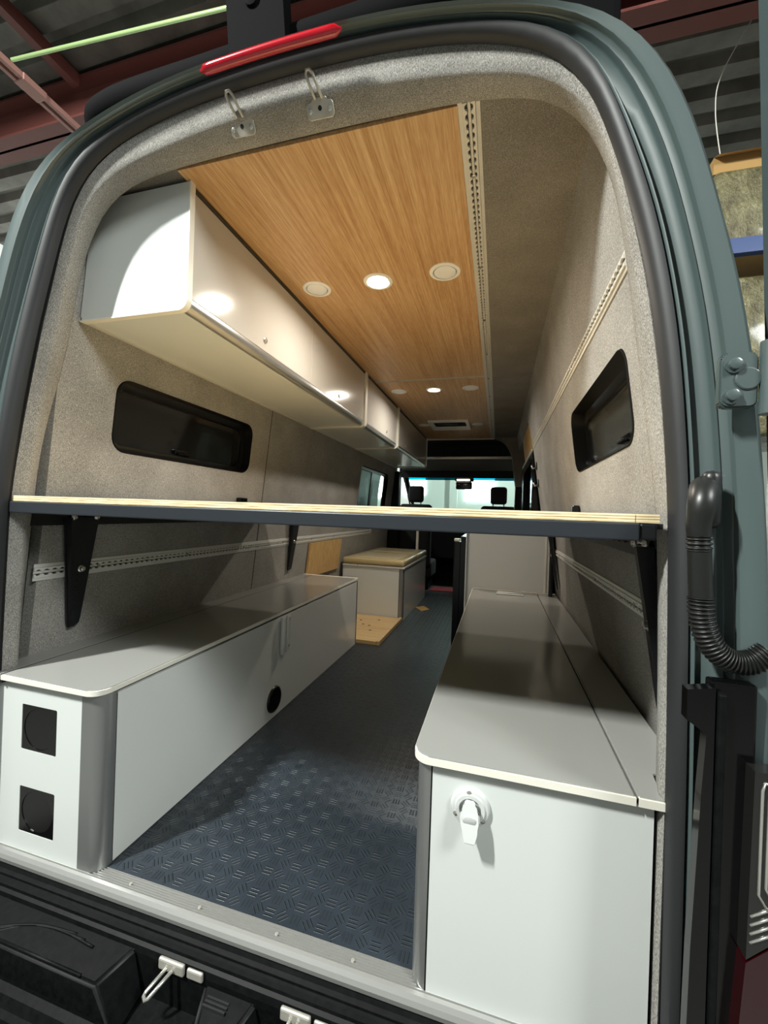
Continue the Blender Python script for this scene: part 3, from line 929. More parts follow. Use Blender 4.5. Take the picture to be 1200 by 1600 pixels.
obj('seam_shade_strip', bx(-0.8395, -0.833, -0.012, 2.045, 0.470, 0.4945), 'dark', b1)  # dark strip laid in the lid slot in place of its shade
t2 = obj('rear_ledge', bx(-0.922, -0.8395, -0.014, 2.055, 0.479, 0.496, 0.002), 'top', b1)
obj('edge_band', bx(-0.922, -0.8395, -0.0155, -0.006, 0.4805, 0.494), 'edge', t2)
# far cross panel seen as a pale top at the end of the bench
obj('end_cap', bx(-0.92, -0.475, 2.047, 2.075, 0.478, 0.4965, 0.002), 'edge', b1)


def square_fan(z0, par):
    x0, x1, z1 = -0.767, -0.634, z0 + 0.129
    xc, zc_ = (x0 + x1) / 2, (z0 + z1) / 2
    circ = [(xc + 0.058 * math.cos(2 * PI * k / 32), zc_ + 0.058 * math.sin(2 * PI * k / 32)) for k in range(32)]
    f_ = obj('vent_fan', sheet([(x0 + .001, z0 + .001), (x1 - .001, z0 + .001), (x1 - .001, z1 - .001), (x0 + .001, z1 - .001)], [circ], lambda x, z: (x, 0.001, z), (0, 0.012, 0)), 'gloss_black', par)
    obj('cover_disc', lathe((xc, 0.0025, zc_), (0, 1, 0), [(0, 0.0575), (0.0012, 0.055), (0.0025, 0.0535), (0.0028, 0.052)], 40), 'winframe', f_, True, 40)


square_fan(0.287, b1)
square_fan(0.053, b1)
# handle: aluminium pull with two rails on a screwed plate
hd = obj('handle', bx(-0.4752, -0.471, 0.945, 1.035, 0.292, 0.462, 0.001), 'alu_handle', b1)
obj('grip', bx(-0.471, -0.452, 0.928, 0.948, 0.286, 0.468, 0.005, 3), 'alu_handle', hd, True, 40)
obj('grip', bx(-0.471, -0.458, 0.982, 0.994, 0.288, 0.466, 0.004, 3), 'alu_handle', hd, True, 40)
for yy, zz in ((1.02, 0.445), (1.02, 0.308), (0.965, 0.300), (0.965, 0.452)):
    obj('screw', lathe((-0.471, yy, zz), (1, 0, 0), [(0, 0.005), (0.002, 0.0045), (0.0025, 0.002)], 10), 'steel', hd)
# round louvred grille
gr = NB()
add_lathe(gr, (-0.475, 0.895, 0.088), (1, 0, 0), [(0, 0.062), (0.006, 0.060), (0.009, 0.056), (0.009, 0.050), (0.003, 0.049)], 36)
gri = obj('vent_grille', gr, 'winframe', b1, True, 40)
for k in range(-5, 6):
    zz = k * 0.0088
    hw = math.sqrt(0.049 ** 2 - zz ** 2)
    p0 = Vector((-0.472, 0.895, 0.088))
    obj('louvre', poly([p0 + Vector((0, -hw, zz - 0.003)), p0 + Vector((0, hw, zz - 0.003)), p0 + Vector((0.006, hw, zz + 0.001)), p0 + Vector((0.006, -hw, zz + 0.001))], (0, 0, 0.002)), 'winframe', gri)

b2 = thing('storage_bench', 'long grey topped storage bench with a round white power inlet on its white end', 'bench', (0.6, 1.0, 0), G_B)
obj('end_panel', bx(0.412, 0.822, 0.0, 0.014, -0.004, 0.478), 'white', b2)
obj('front_panel', bx(0.381, 0.395, 0.05, 2.03, 0.002, 0.474), 'panel_grey', b2)
obj('corner_trim', corner_trim(0.381, 0.0, -1, 0.03, -0.004, 0.478, 0.034), 'alu_dark', b2, True, 40)
obj('carcass', bx(0.40, 0.83, 0.05, 2.02, 0.01, 0.47), 'dark', b2)
lo = [(0.374, 2.02), (0.788, 2.02), (0.788, -0.014)] + [(0.374 + 0.035 + 0.035 * math.cos(1.5 * PI - PI / 2 * k / 8), -0.014 + 0.035 + 0.035 * math.sin(1.5 * PI - PI / 2 * k / 8)) for k in range(9)]
top = obj('lid', slab(lo, 0.479, 0.498), 'top', b2, True, 30)


def band(outline, th_, z0, z1):
    """strip that follows an open outline, thickness th_ to its left"""
    b = NB()
    P_ = [Vector((x, y, 0)) for x, y in outline]
    L1, L2 = [], []
    for i, p in enumerate(P_):
        d = (P_[min(i + 1, len(P_) - 1)] - P_[max(i - 1, 0)]).normalized()
        n = Vector((-d.y, d.x, 0))
        L1.append(p - n * 0.0012)
        L2.append(p + n * th_)
    rows = [[b.verts.new(q + Vector((0, 0, z))) for q in L_] for L_, z in ((L1, z0), (L1, z1), (L2, z1), (L2, z0))]
    for r in range(4):
        A, B = rows[r], rows[(r + 1) % 4]
        for i in range(len(A) - 1):
            b.faces.new((A[i], A[i + 1], B[i + 1], B[i]))
    for e in (0, -1):
        b.faces.new([rows[r][e] for r in range(4)])
    return b


ol = [(0.374, 2.02)] + [(0.374 + 0.035 + 0.035 * math.cos(PI + PI / 2 * k / 8), -0.014 + 0.035 + 0.035 * math.sin(PI + PI / 2 * k / 8)) for k in range(9)] + [(0.788, -0.014)]
plabel(obj('edge_band', band(ol, 0.004, 0.481, 0.4955), 'edge', top, True, 40), 'cream edge band')
t2 = obj('rear_ledge', slab([(0.792, -0.014), (0.836, -0.014), (0.838, 0.075), (0.905, 0.085), (0.905, 2.03), (0.792, 2.03)], 0.479, 0.498), 'top', b2)
obj('edge_band', bx(0.792, 0.834, -0.0152, -0.008, 0.481, 0.4955), 'edge', t2)
obj('end_cap', bx(0.374, 0.905, 2.022, 2.045, 0.479, 0.4985, 0.002), 'edge', b2)
hh = obj('lid_hinge', bx(0.53, 0.70, 1.86, 1.90, 0.498, 0.506, 0.003), 'hingeclear', b2)
obj('hinge_knuckle', tube([(0.54, 1.88, 0.510), (0.69, 1.88, 0.510)], 0.006, 10), 'hingeclear', hh, True)
# power inlet
ic = (0.494, 0.0, 0.405)
inl = obj('power_inlet', lathe(ic, (0, -1, 0), [(0, 0.0395), (0.004, 0.039), (0.008, 0.036), (0.009, 0.031), (0.012, 0.029), (0.012, 0.022), (0.006, 0.020)], 40), 'inlet', b2, True, 40)
plabel(inl, 'round white power inlet with a hanging flap cap')
cap_o = [(-0.0095, 0.022), (0.0095, 0.022), (0.012, 0.010), (0.019, 0.000), (0.020, -0.014), (0.0135, -0.036), (0.0135, -0.052), (-0.0095, -0.052), (-0.012, -0.036), (-0.019, -0.014), (-0.018, 0.000), (-0.012, 0.010)]
tilt = 0.22
cp = poly([(ic[0] + x, ic[1] - 0.013 + (z - 0.022) * tilt, ic[2] + z) for x, z in cap_o], (0, -0.006, 0))
bmesh.ops.bevel(cp, geom=cp.edges[:], offset=0.002, segments=2, affect='EDGES')
ca_ = obj('flap_cap', cp, 'inlet', inl, True, 40)
obj('cap_disc', lathe((ic[0], ic[1] - 0.026, ic[2] - 0.013), (0, -1, -tilt), [(0, 0.0135), (0.0015, 0.013), (0.0025, 0.011)], 24), 'inlet', ca_, True, 40)
for a in (95, 205, 325):
    obj('screw', lathe((ic[0] + 0.032 * math.cos(math.radians(a)), -0.008, ic[2] + 0.032 * math.sin(math.radians(a))), (0, -1, 0), [(0, 0.0048), (0.002, 0.0046), (0.003, 0.002)], 12), 'steel', inl)

# ------------------------------------------------------------------ BED PLATFORM
bp = thing('bed_platform', 'plywood bed platform on a dark steel frame spanning wall to wall at eye level', 'bed platform', (0, 0.7, 0.97))
obj('plywood_panel', bx(-0.835, 0.775, 0.0, 1.36, 0.996, 1.012), 'ply', bp)
obj('plywood_filler', bx(0.7765, 0.815, 0.0, 1.36, 0.996, 1.012), 'ply', bp)
obj('front_beam', bx(-0.840, 0.782, -0.006, 0.045, 0.962, 0.995, 0.003), 'beam', bp)
obj('rear_beam', bx(-0.830, 0.80, 1.31, 1.36, 0.955, 0.995, 0.003), 'beam', bp)
obj('corner_block', bx(0.783, 0.812, 0.0, 0.05, 0.964, 0.995, 0.004), 'blackmetal', bp)
srl = NB()
add_poly(srl, [(xl(0.92) + 0.006, 0.05, 0.920), (xl(0.92) + 0.006, 0.05, 0.99), (xl(0.92) + 0.006, 1.9, 0.975), (xl(0.92) + 0.006, 1.9, 0.92)], (0.006, 0, 0))
sr_ = obj('side_rail', srl, 'blackmetal', bp)
obj('side_rail_flange', bx(xl(0.92) + 0.01, xl(0.92) + 0.05, 0.05, 1.36, 0.984, 0.9945), 'blackmetal', sr_)
srl = poly([(xr(0.92) - 0.006, 0.05, 0.915), (xr(0.92) - 0.006, 0.05, 0.985), (xr(0.92) - 0.006, 1.9, 0.975), (xr(0.92) - 0.006, 1.9, 0.93)], (-0.006, 0, 0))
sr2 = obj('side_rail', srl, 'blackmetal', bp)
obj('side_rail_flange', bx(xr(0.92) - 0.05, xr(0.92) - 0.01, 0.05, 1.36, 0.984, 0.9945), 'blackmetal', sr2)
for k in range(7):
    obj('bolt', lathe((xr(0.94) - 0.010, 0.11 + 0.055 * k, 0.947), (-1, 0, 0), [(0, 0.006), (0.003, 0.005)], 8), 'dark', sr2)
obj('bolt', lathe((xr(0.94) - 0.012, 0.16, 0.955), (-1, 0, 0), [(0, 0.013), (0.007, 0.012), (0.012, 0.007), (0.02, 0.006)], 12), 'steel', sr2)


def bed_bracket(side, y0, w0, w1, zb):
    xf = xl if side < 0 else xr
    s = 1 if side < 0 else -1
    pr = [(y0, 0.945), (y0 + w0, 0.945), (y0 + w0 - (w0 - w1) * 0.6, zb + 0.03), (y0 + w0 - (w0 - w1) * 0.66, zb + 0.01), (y0 + w0 - (w0 - w1) * 0.6 - 0.02, zb), (y0 + 0.05, zb), (y0 + 0.045, zb + 0.02)]
    b = poly([(xf(z) + s * 0.012, y, z) for y, z in pr], (s * 0.006, 0, 0))
    # stiffening web
    add_poly(b, [(xf(0.945) + s * 0.018, y0 + w0 * 0.02, 0.945), (xf(0.945) + s * 0.045, y0 + w0 * 0.02, 0.945), (xf(zb) + s * 0.020, y0 + 0.05, zb)], (0, 0.005, 0))
    o = obj('wall_bracket', b, 'blackmetal', bp)
    zt_ = 0.765
    obj('bolt', lathe((xf(zt_) + s * 0.018, y0 + w0 * 0.60, zt_), (s, 0, 0), [(0, 0.0125), (0.003, 0.0125), (0.006, 0.009), (0.012, 0.0085), (0.014, 0.005)], 14), 'steel', o, True, 40)
    for q in (0.25, 0.92):
        obj('bolt', lathe((xf(0.935) + s * 0.018, y0 + w0 * q, 0.948), (s, 0, 0), [(0, 0.011), (0.004, 0.011), (0.008, 0.007), (0.009, 0.004)], 14), 'steel', o, True, 40)
    hb = NB()
    for k in range(9):
        z = zb + 0.03 + 0.022 * k
        add_lathe(hb, (xf(z) + s * 0.0178, y0 + 0.062, z), (s, 0, 0), [(0, 0.004), (0.0006, 0.004)], 8)
    obj('bolt_holes', hb, 'dark', o)
    return o


bed_bracket(-1, 0.170, 0.122, 0.07, 0.562)
bed_bracket(-1, 1.72, 0.14, 0.07, 0.562)
bed_bracket(1, 0.118, 0.118, 0.07, 0.562)
bed_bracket(1, 1.80, 0.13, 0.07, 0.562)
plabel(obj('stop_tab', bx(-0.866, -0.836, 1.10, 1.165, 1.012, 1.052, 0.004), 'gloss_black', bp), 'small black stop tab')
obj('stop_tab', bx(0.815, 0.842, 0.93, 0.97, 1.012, 1.052, 0.004), 'gloss_black', bp)

# ------------------------------------------------------------------ OVERHEAD CABINETS
G_O = 'overhead cabinets along the ceiling edge'
XF = -0.394
ZB = 1.595
ZT = 1.965


def cabinet_outline(pad=0.0):
    """(x, z) section: wall side leans, lower front corner rounded"""
    r = 0.022 + pad
    pts = [(xl(ZT) + 0.012, ZT + pad * 0.4), (xl(ZB) + 0.010, ZB - pad)]
    for k in range(7):
        a = -PI / 2 + PI / 2 * k / 6
        pts.append((XF + pad - r + r * math.cos(a), ZB - pad + r + r * math.sin(a)))
    pts.append((XF + pad, ZT + pad * 0.4))
    return pts


def overhead(label, y0, y1, doors, first=False):
    T = thing('overhead_cabinet', label, 'cabinet', (-0.6, (y0 + y1) / 2, ZB), G_O)
    sec = [(xl(ZT) + 0.012, ZT), (xl(ZB) + 0.010, ZB), (XF - 0.03, ZB), (XF - 0.03, ZB + 0.03), (XF - 0.018, ZB + 0.03), (XF - 0.018, ZT)]
    obj('carcass', poly([(x, y0 + 0.012, z) for x, z in sec], (0, y1 - y0 - 0.024, 0)), 'white', T)
    # end frames with pale edging
    for ya in ([y0, y1 - 0.020]):
        e = obj('end_panel', poly([(x, ya, z) for x, z in cabinet_outline(0.006)], (0, 0.018, 0)), 'white', T)
        obj('edge_band', frame_strip(cabinet_outline(0.0105), cabinet_outline(0.0055), ya - 0.001, 0.020), 'edge', e, True, 40)
    # rounded aluminium rail under the doors
    rp = [(XF - 0.032, ZB + 0.032), (XF - 0.032, ZB - 0.001)]
    for k in range(9):
        a = -PI / 2 + PI / 2 * k / 8
        rp.append((XF - 0.024 + 0.024 * math.cos(a), ZB + 0.0235 + 0.0245 * math.sin(a)))
    rp.append((XF, ZB + 0.032))
    obj('bottom_rail', poly([(x, y0 + 0.012, z) for x, z in rp], (0, y1 - y0 - 0.024, 0)), 'alu', T, True, 40)
    obj('back_rail', poly([(xl(ZB) + 0.002, y0, ZB - 0.006), (xl(ZB) + 0.016, y0, ZB - 0.006), (xl(ZB) + 0.016, y0, ZB + 0.004), (xl(ZB) + 0.002, y0, ZB + 0.004)], (0, y1 - y0, 0)), 'alu_white', T)
    for a, b, ky in doors:
        d = obj('door', bx(XF - 0.014, XF, a + 0.0015, b - 0.0015, ZB + 0.034, ZT - 0.012, 0.002), 'door_white', T)
        if ky is not None:
            k_ = obj('knob', lathe((XF, ky, 1.672), (1, 0, 0), [(0, 0.0125), (0.003, 0.0125), (0.004, 0.010), (0.006, 0.0095), (0.0065, 0.004)], 20), 'steel', d, True, 40)
    return T


def frame_strip(o, i, y, dy):
    """open band between two outlines (front and bottom edges only)"""
    o_, i_ = o[1:], i[1:]
    b = NB()
    rows = []
    for (ox, oz), (ix, iz) in zip(o_, i_):
        rows.append([b.verts.new((ox, y, oz)), b.verts.new((ox, y + dy, oz)), b.verts.new((ix, y + dy, iz)), b.verts.new((ix, y, iz))])
    for k in range(len(rows) - 1):
        for j in range(4):
            b.faces.new((rows[k][j], rows[k][(j + 1) % 4], rows[k + 1][(j + 1) % 4], rows[k + 1][j]))
    b.faces.new(rows[0])
    b.faces.new(rows[-1])
    return b


overhead('longest white overhead cabinet nearest the open doorway with two gloss doors', 0.155, 1.862, [(0.168, 1.011, 0.592), (1.011, 1.850, 1.385)])
overhead('middle white overhead cabinet with one gloss door between two white end frames', 1.864, 2.822, [(1.877, 2.809, 2.444)])
overhead('farthest white overhead cabinet ending above the cab', 2.824, 4.40, [(2.837, 4.387, 3.2)])
# filler rail between cabinets and ceiling
tag(obj('trim_6', bx(XF - 0.012, XF + 0.002, 0.16, 4.40, ZT - 0.009, ZC + 0.0, 0.001), 'groove'), kind='structure')

# ------------------------------------------------------------------ CEILING LAMPS
G_L = 'round recessed ceiling lamps in the wood panels'


def puck(x, y, lit, label):
    T = thing('ceiling_lamp', label, 'lamp', (x, y, ZC), G_L)
    obj('ring', lathe((x, y, ZC), (0, 0, -1), [(0, 0.062), (0.003, 0.061), (0.005, 0.056), (0.005, 0.048), (0.0, 0.0465)], 36), 'ring', T, True, 40)
    lens = obj('diffuser', lathe((x, y, ZC), (0, 0, -1), [(0, 0.0435), (0.0035, 0.0435), (0.0045, 0.040), (0.005, 0.02)], 32), 'lens_on' if lit else 'lens_off', T, True, 40)
    if lit:
        l = bpy.data.lights.new('lamp_glow', 'AREA')
        l.shape = 'DISK'
        l.size = 0.085
        l.energy = 8.5 if y < 1.5 else 9.5
        l.color = (1.0, 0.92, 0.80)
        l.spread = math.radians(165)
        o = bpy.data.objects.new('lamp_glow', l)
        COL.objects.link(o)
        o.location = (x, y, ZC - 0.008)
    return T


puck(-0.270, 0.790, False, 'unlit ceiling lamp beside the cabinets, nearest row')
puck(0.010, 0.790, True, 'lit ceiling lamp glowing in the middle of the nearest row')
puck(0.292, 0.780, False, 'unlit ceiling lamp beside the ceiling track, nearest row')
puck(-0.270, 2.338, False, 'unlit ceiling lamp beside the cabinets just past the cross track')
puck(0.012, 2.334, True, 'lit ceiling lamp glowing just past the cross track')
puck(0.292, 2.330, False, 'unlit ceiling lamp beside the ceiling track just past the cross track')
puck(-0.290, 3.600, False, 'small far ceiling lamp between the cabinets and the roof vent')
puck(0.288, 3.620, False, 'small far ceiling lamp between the roof vent and the ceiling track')

rv = thing('roof_vent', 'rectangular white roof vent frame with a dark opening in the far wood panel', 'vent', (-0.005, 3.61, ZC))
vi = rrect(-0.17, 0.17, 3.44, 3.70, 0.02, 3)
obj('frame', sheet(rrect(-0.218, 0.205, 3.385, 3.835, 0.015, 3), [vi], lambda x, y: (x, y, ZC - 0.016), (0, 0, 0.017)), 'ring', rv)
obj('opening', poly([(x, y, ZC - 0.002) for x, y in vi], (0, 0, 0.001)), 'dark', rv)
obj('knob', lathe((0.11, 3.50, ZC - 0.003), (0, 0, -1), [(0, 0.028), (0.012, 0.026), (0.014, 0.015)], 16), 'dark', rv)
obj('fan_blade', poly([(-0.16, 3.53, ZC - 0.006), (0.0, 3.60, ZC - 0.006), (0.10, 3.60, ZC - 0.006), (0.0, 3.56, ZC - 0.006)], (0, 0, 0.002)), 'winframe', rv)

# ------------------------------------------------------------------ STEEL STRIKERS ON THE HEADER
G_S = 'steel door strikers screwed to the fabric header'


def header_striker(x, label, z=0.0):
    # plate lies on the sloping underside of the header, loop reaches out over the crease
    y0, z0 = 0.080, 2.006 + z
    n = Vector((0, -0.82, -0.57)).normalized()
    up = Vector((0, -0.57, 0.82)).normalized()
    xx = Vector((1, -0.0, -0.03)).normalized()
    c = Vector((x, y0, z0)) + n * 0.012
    T = thing('door_striker', label, 'striker', c, G_S)
    out = [(-0.030, -0.020), (0.030, -0.020), (0.036, -0.014), (0.036, 0.006), (0.032, 0.012), (0.022, 0.012), (0.018, 0.020), (-0.014, 0.020), (-0.020, 0.012), (-0.030, 0.012), (-0.036, 0.006), (-0.036, -0.014)]
    b = poly([c + xx * a + up * q for a, q in out], n * 0.004)
    bmesh.ops.bevel(b, geom=b.edges[:], offset=0.001, segments=1, affect='EDGES')
    obj('plate', b, 'zinc', T)
    lp = [(-0.008, 0.016), (-0.010, 0.050), (-0.010, 0.060), (-0.005, 0.068), (0.003, 0.068), (0.008, 0.060), (0.008, 0.050), (0.010, 0.016)]
    lean = Vector((0, -0.25, 0.0))
    obj('loop', tube([c + xx * (a - 0.25 * (q - 0.016)) + up * q + n * (0.004 + 0.10 * q) for a, q in lp], 0.0034, 8), 'zinc', T, True)
    for a in (-0.026, 0.026):
        obj('screw', lathe(c + xx * a + up * -0.004 + n * 0.004, n, [(0, 0.0062), (0.0025, 0.0058), (0.004, 0.003)], 12), 'steel', T, True, 40)
    obj('hole', lathe(c + up * 0.0 + n * 0.0041, n, [(0, 0.0052), (0.0004, 0.0052)], 12), 'dark', T)


header_striker(-0.150, 'steel striker on the fabric header nearer the overhead cabinets')
header_striker(0.072, 'steel striker on the fabric header nearer the ceiling track', -0.003)

# ------------------------------------------------------------------ DINETTE SEAT BOX, CUSHIONS, STEP, BOARD
sb = thing('seat_box', 'white seat box with an aluminium corner carrying the tan cushions', 'seat', (-0.6, 3.4, 0))
obj('end_panel', bx(-0.89, -0.335, 2.83, 2.845, 0.022, 0.478), 'white', sb)
obj('corner_trim', corner_trim(-0.288, 2.83, 1, 0.02, 0.022, 0.478, 0.042), 'alu_dark', sb, True, 40)
obj('side_panel', bx(-0.302, -0.288, 2.87, 4.0, 0.0, 0.478), 'panel_grey', sb)
obj('lid', bx(-0.892, -0.282, 2.82, 4.02, 0.478, 0.497, 0.003), 'white', sb)
obj('seam', bx(-0.74, -0.737, 2.8195, 2.83, 0.4785, 0.4972), 'groove', sb)
obj('carcass', bx(-0.885, -0.31, 2.86, 3.99, 0.02, 0.47), 'dark', sb)


def cushion(label, y0, y1):
    T = thing('seat_cushion', label, 'cushion', (-0.58, (y0 + y1) / 2, 0.497), 'tan vinyl cushions on the white seat box')
    b = bx(-0.893, -0.285, y0, y1, 0.498, 0.560, 0.022, 4)
    obj('cushion_body', b, 'vinyl', T, True, 60)
    obj('top_panel', bx(-0.82, -0.36, y0 + 0.08, y1 - 0.08, 0.556, 0.5635, 0.003), 'vinyl_top', T)
    p = [(-0.875, y0 + 0.012, 0.540), (-0.30, y0 + 0.012, 0.540)]
    obj('piping', tube([(-0.87, y0 + 0.006, 0.545), (-0.31, y0 + 0.006, 0.545)], 0.004, 6), 'vinyl', T, True)


cushion('nearer and larger tan vinyl cushion on the white seat box', 2.812, 3.45)
cushion('smaller tan vinyl cushion farther along the white seat box', 3.458, 4.05)
st = thing('floor_step', 'low bamboo step platform on the floor in front of the white seat box', 'step', (-0.55, 2.45, 0))
obj('step_board', bx(-0.89, -0.32, 2.085, 2.82, 0.0005, 0.03, 0.002), 'bamboo_x', st)
obj('edge_strip', bx(-0.318, -0.294, 2.085, 2.86, 0.0005, 0.033, 0.002), 'bamboo_x', st)
obj('edge_channel', bx(-0.322, -0.317, 2.085, 2.82, 0.026, 0.0312), 'alu', st)
b = NB()
for x, y in ((-0.62, 2.62), (-0.56, 2.50), (-0.47, 2.68), (-0.50, 2.48), (-0.45, 2.35)):
    add_lathe(b, (x, y, 0.03), (0, 0, 1), [(0, 0.012), (0.0006, 0.012)], 10)
obj('bolt_holes', b, 'groove', st)
tag(obj('wall_board', poly([(xl(0.46) + 0.006, 2.08, 0.46), (xl(0.46) + 0.006, 2.74, 0.46), (xl(0.735) + 0.006, 2.74, 0.735), (xl(0.735) + 0.006, 2.08, 0.735)], (0.016, 0, 0)), 'bamboo_z'), 'square bamboo board standing against the wall between bench and seat box', 'board')
tag(obj('cardboard_scrap', poly([(-0.292, 3.423, 0.001), (-0.214, 3.522, 0.001), (-0.121, 3.375, 0.001), (-0.198, 3.283, 0.001)], (0, 0, 0.003)), 'card'), 'small tan cardboard scrap lying flat on the dark floor', 'cardboard')
tag(obj('post', bx(-0.445, -0.415, 4.15, 4.18, 0.0, 0.98, 0.004), 'edge'), 'slim white upright post behind the tan cushions', 'post')

# galley cabinet beyond the right bench, with a black appliance edge
gc = thing('galley_cabinet', 'grey panelled galley cabinet standing at the far end of the inlet bench', 'cabinet', (0.6, 2.4, 0))
obj('end_panel', poly([(0.318, 2.055, 0.0), (0.885, 2.055, 0.0), (0.885, 2.055, 0.5), (0.850, 2.055, 0.97), (0.318, 2.055, 0.97)], (0, 0.015, 0)), 'panel_grey', gc)
obj('corner_trim', corner_trim(0.318, 2.05, -1, 0.02, 0.0, 0.97, 0.022), 'alu', gc, True, 40)
obj('carcass', bx(0.315, 0.845, 2.09, 2.50, 0.0, 0.97), 'panel_grey', gc)
obj('scribe_strip', bx(0.836, 0.848, 2.046, 2.056, 0.498, 0.97, 0.002), 'edge', gc)
fr = obj('fridge_door', bx(0.222, 0.272, 2.20, 2.75, 0.02, 0.80, 0.006), 'gloss_black', gc)
obj('fridge_body', bx(0.272, 0.316, 2.18, 2.78, 0.0, 0.84), 'gloss_black', gc)
plabel(obj('catch', bx(0.225, 0.262, 2.17, 2.24, 0.803, 0.822, 0.003), 'edge', fr), 'white catch')
# black drop post at the wall by the far end of the right bench
tag(obj('rail_post', tube([(0.862, 1.93, 0.499), (0.862, 1.93, 0.75), (0.862, 1.93, 0.90)], 0.012, 10), 'blackmetal', None, True, 50), 'thin black upright post at the wall beside the grey galley cabinet', 'post')

# ------------------------------------------------------------------ CAB SEATS, MIRROR


def cab_seat(xc, label):
    T = thing('cab_seat', label, 'seat', (xc, 4.85, -0.08), 'black cab seats')
    obj('backrest', bx(xc - 0.23, xc + 0.23, 4.80, 4.94, 0.25, 1.125, 0.05, 4), 'seat', T, True, 60)
    obj('seat_base', bx(xc - 0.24, xc + 0.24, 4.90, 5.40, 0.08, 0.32, 0.04, 3), 'seat', T, True, 60)
    obj('pedestal', bx(xc - 0.2, xc + 0.2, 4.92, 5.34, -0.08, 0.08), 'plastic', T)
    hr = bx(xc - 0.108, xc + 0.108, 4.81, 4.91, 1.15, 1.385, 0.04, 4)
    h_ = obj('headrest', hr, 'seat', T, True, 60)
    for s in (-0.07, 0.07):
        obj('headrest_post', tube([(xc + s, 4.86, 1.05), (xc + s, 4.86, 1.17)], 0.008, 8), 'steel', h_, True)


cab_seat(-0.60, 'black cab seat with headrest, in front of the driver window side')
cab_seat(0.525, 'black cab seat with headrest, on the sliding door side')
mi = thing('rear_view_mirror', 'black mirror console with a lit dome lamp hanging at the windscreen top', 'mirror', (0.04, 5.15, 1.5))
obj('console', bx(-0.09, 0.17, 5.10, 5.25, 1.478, 1.528, 0.015, 3), 'plastic', mi, True, 60)
plabel(obj('dome_lamp', bx(-0.06, 0.12, 5.085, 5.103, 1.482, 1.505, 0.003), 'led', mi), 'lit dome lamp strip')
obj('mirror_head', bx(-0.075, 0.155, 5.09, 5.13, 1.36, 1.47, 0.02, 3), 'gloss_black', mi, True, 60)
obj('stem', tube([(0.04, 5.12, 1.46), (0.04, 5.15, 1.53)], 0.012, 8), 'plastic', mi, True)
tag(obj('floor_rug', poly([(-0.30, 4.40, 0.002), (0.25, 4.45, 0.002), (0.25, 4.75, 0.002), (-0.28, 4.70, 0.002)], (0, 0, 0.01)), 'redcloth'), 'dark red rug on the floor at the cab step', 'rug')
tag(obj('wire_bundle', tube(smooth_path([(0.05, 4.40, 0.02), (0.0, 4.38, 0.12), (0.10, 4.40, 0.2), (0.04, 4.42, 0.30), (0.09, 4.4, 0.36), (0.13, 4.42, 0.24), (0.02, 4.44, 0.10), (0.12, 4.43, 0.02)], 60), 0.006, 6), 'hose', None, True), 'tangled dark wire bundle rising from the floor before the cab', 'wires')

# ------------------------------------------------------------------ WORKSHOP AROUND THE VAN
tag(obj('workshop_floor', bx(-6.5, 6.5, -7, 10.5, -0.8, -0.75), 'concrete'), kind='structure')
tag(obj('workshop_wall_left', bx(-6.5, -6.4, -7, 10.5, -0.75, 5), 'plastergrey'), kind='structure')
tag(obj('workshop_wall_right', bx(6.4, 6.5, -7, 10.5, -0.75, 5), 'plastergrey'), kind='structure')
tag(obj('workshop_wall_back', bx(-6.5, 6.5, -7.1, -7, -0.75, 5), 'plastergrey'), kind='structure')
fw = tag(obj('workshop_wall_front', bx(-6.5, 6.5, 10.4, 10.5, -0.75, 5), 'plasterw'), kind='structure')
obj('wall_column', bx(-0.75, -0.55, 10.2, 10.4, -0.75, 5), 'plasterw', fw)
for i, (x0, x1, z0, z1) in enumerate(((-2.05, -1.45, 1.50, 2.4), (-0.36, 0.40, 1.36, 2.2), (-3.42, -2.98, 1.15, 1.95), (-2.85, -2.68, 1.4, 2.3))):
    w = tag(obj('window_%d' % (5 + i), bx(x0, x1, 10.36, 10.40, z0, z1), 'daylight'), kind='structure')
w = tag(obj('window_9', bx(-6.40, -6.36, 8.2, 9.8, 0.9, 2.6), 'daylight'), kind='structure')

# corrugated roof deck, ribs across the building
dk = NB()
y = -7.0
zd = 4.62
pr = []
while y < 10.4:
    pr += [(y, zd), (y + 0.10, zd), (y + 0.135, zd + 0.07), (y + 0.20, zd + 0.07), (y + 0.235, zd)]
    y += 0.27
va = [dk.verts.new((-6.5, y, z)) for y, z in pr]
vb = [dk.verts.new((6.5, y, z)) for y, z in pr]
for i in range(len(pr) - 1):
    dk.faces.new((va[i], va[i + 1], vb[i + 1], vb[i]))
tag(obj('workshop_ceiling', dk, 'deck'), kind='structure')
G_R = 'steelwork under the workshop roof'


def ibeam(x0, x1, y, z0, z1, fl=0.18, web=0.02, tf=0.02):
    b = NB()
    add_box(b, x0, x1, y - fl / 2, y + fl / 2, z0, z0 + tf)
    add_box(b, x0, x1, y - fl / 2, y + fl / 2, z1 - tf, z1)
    add_box(b, x0, x1, y - web / 2, y + web / 2, z0, z1)
    return b


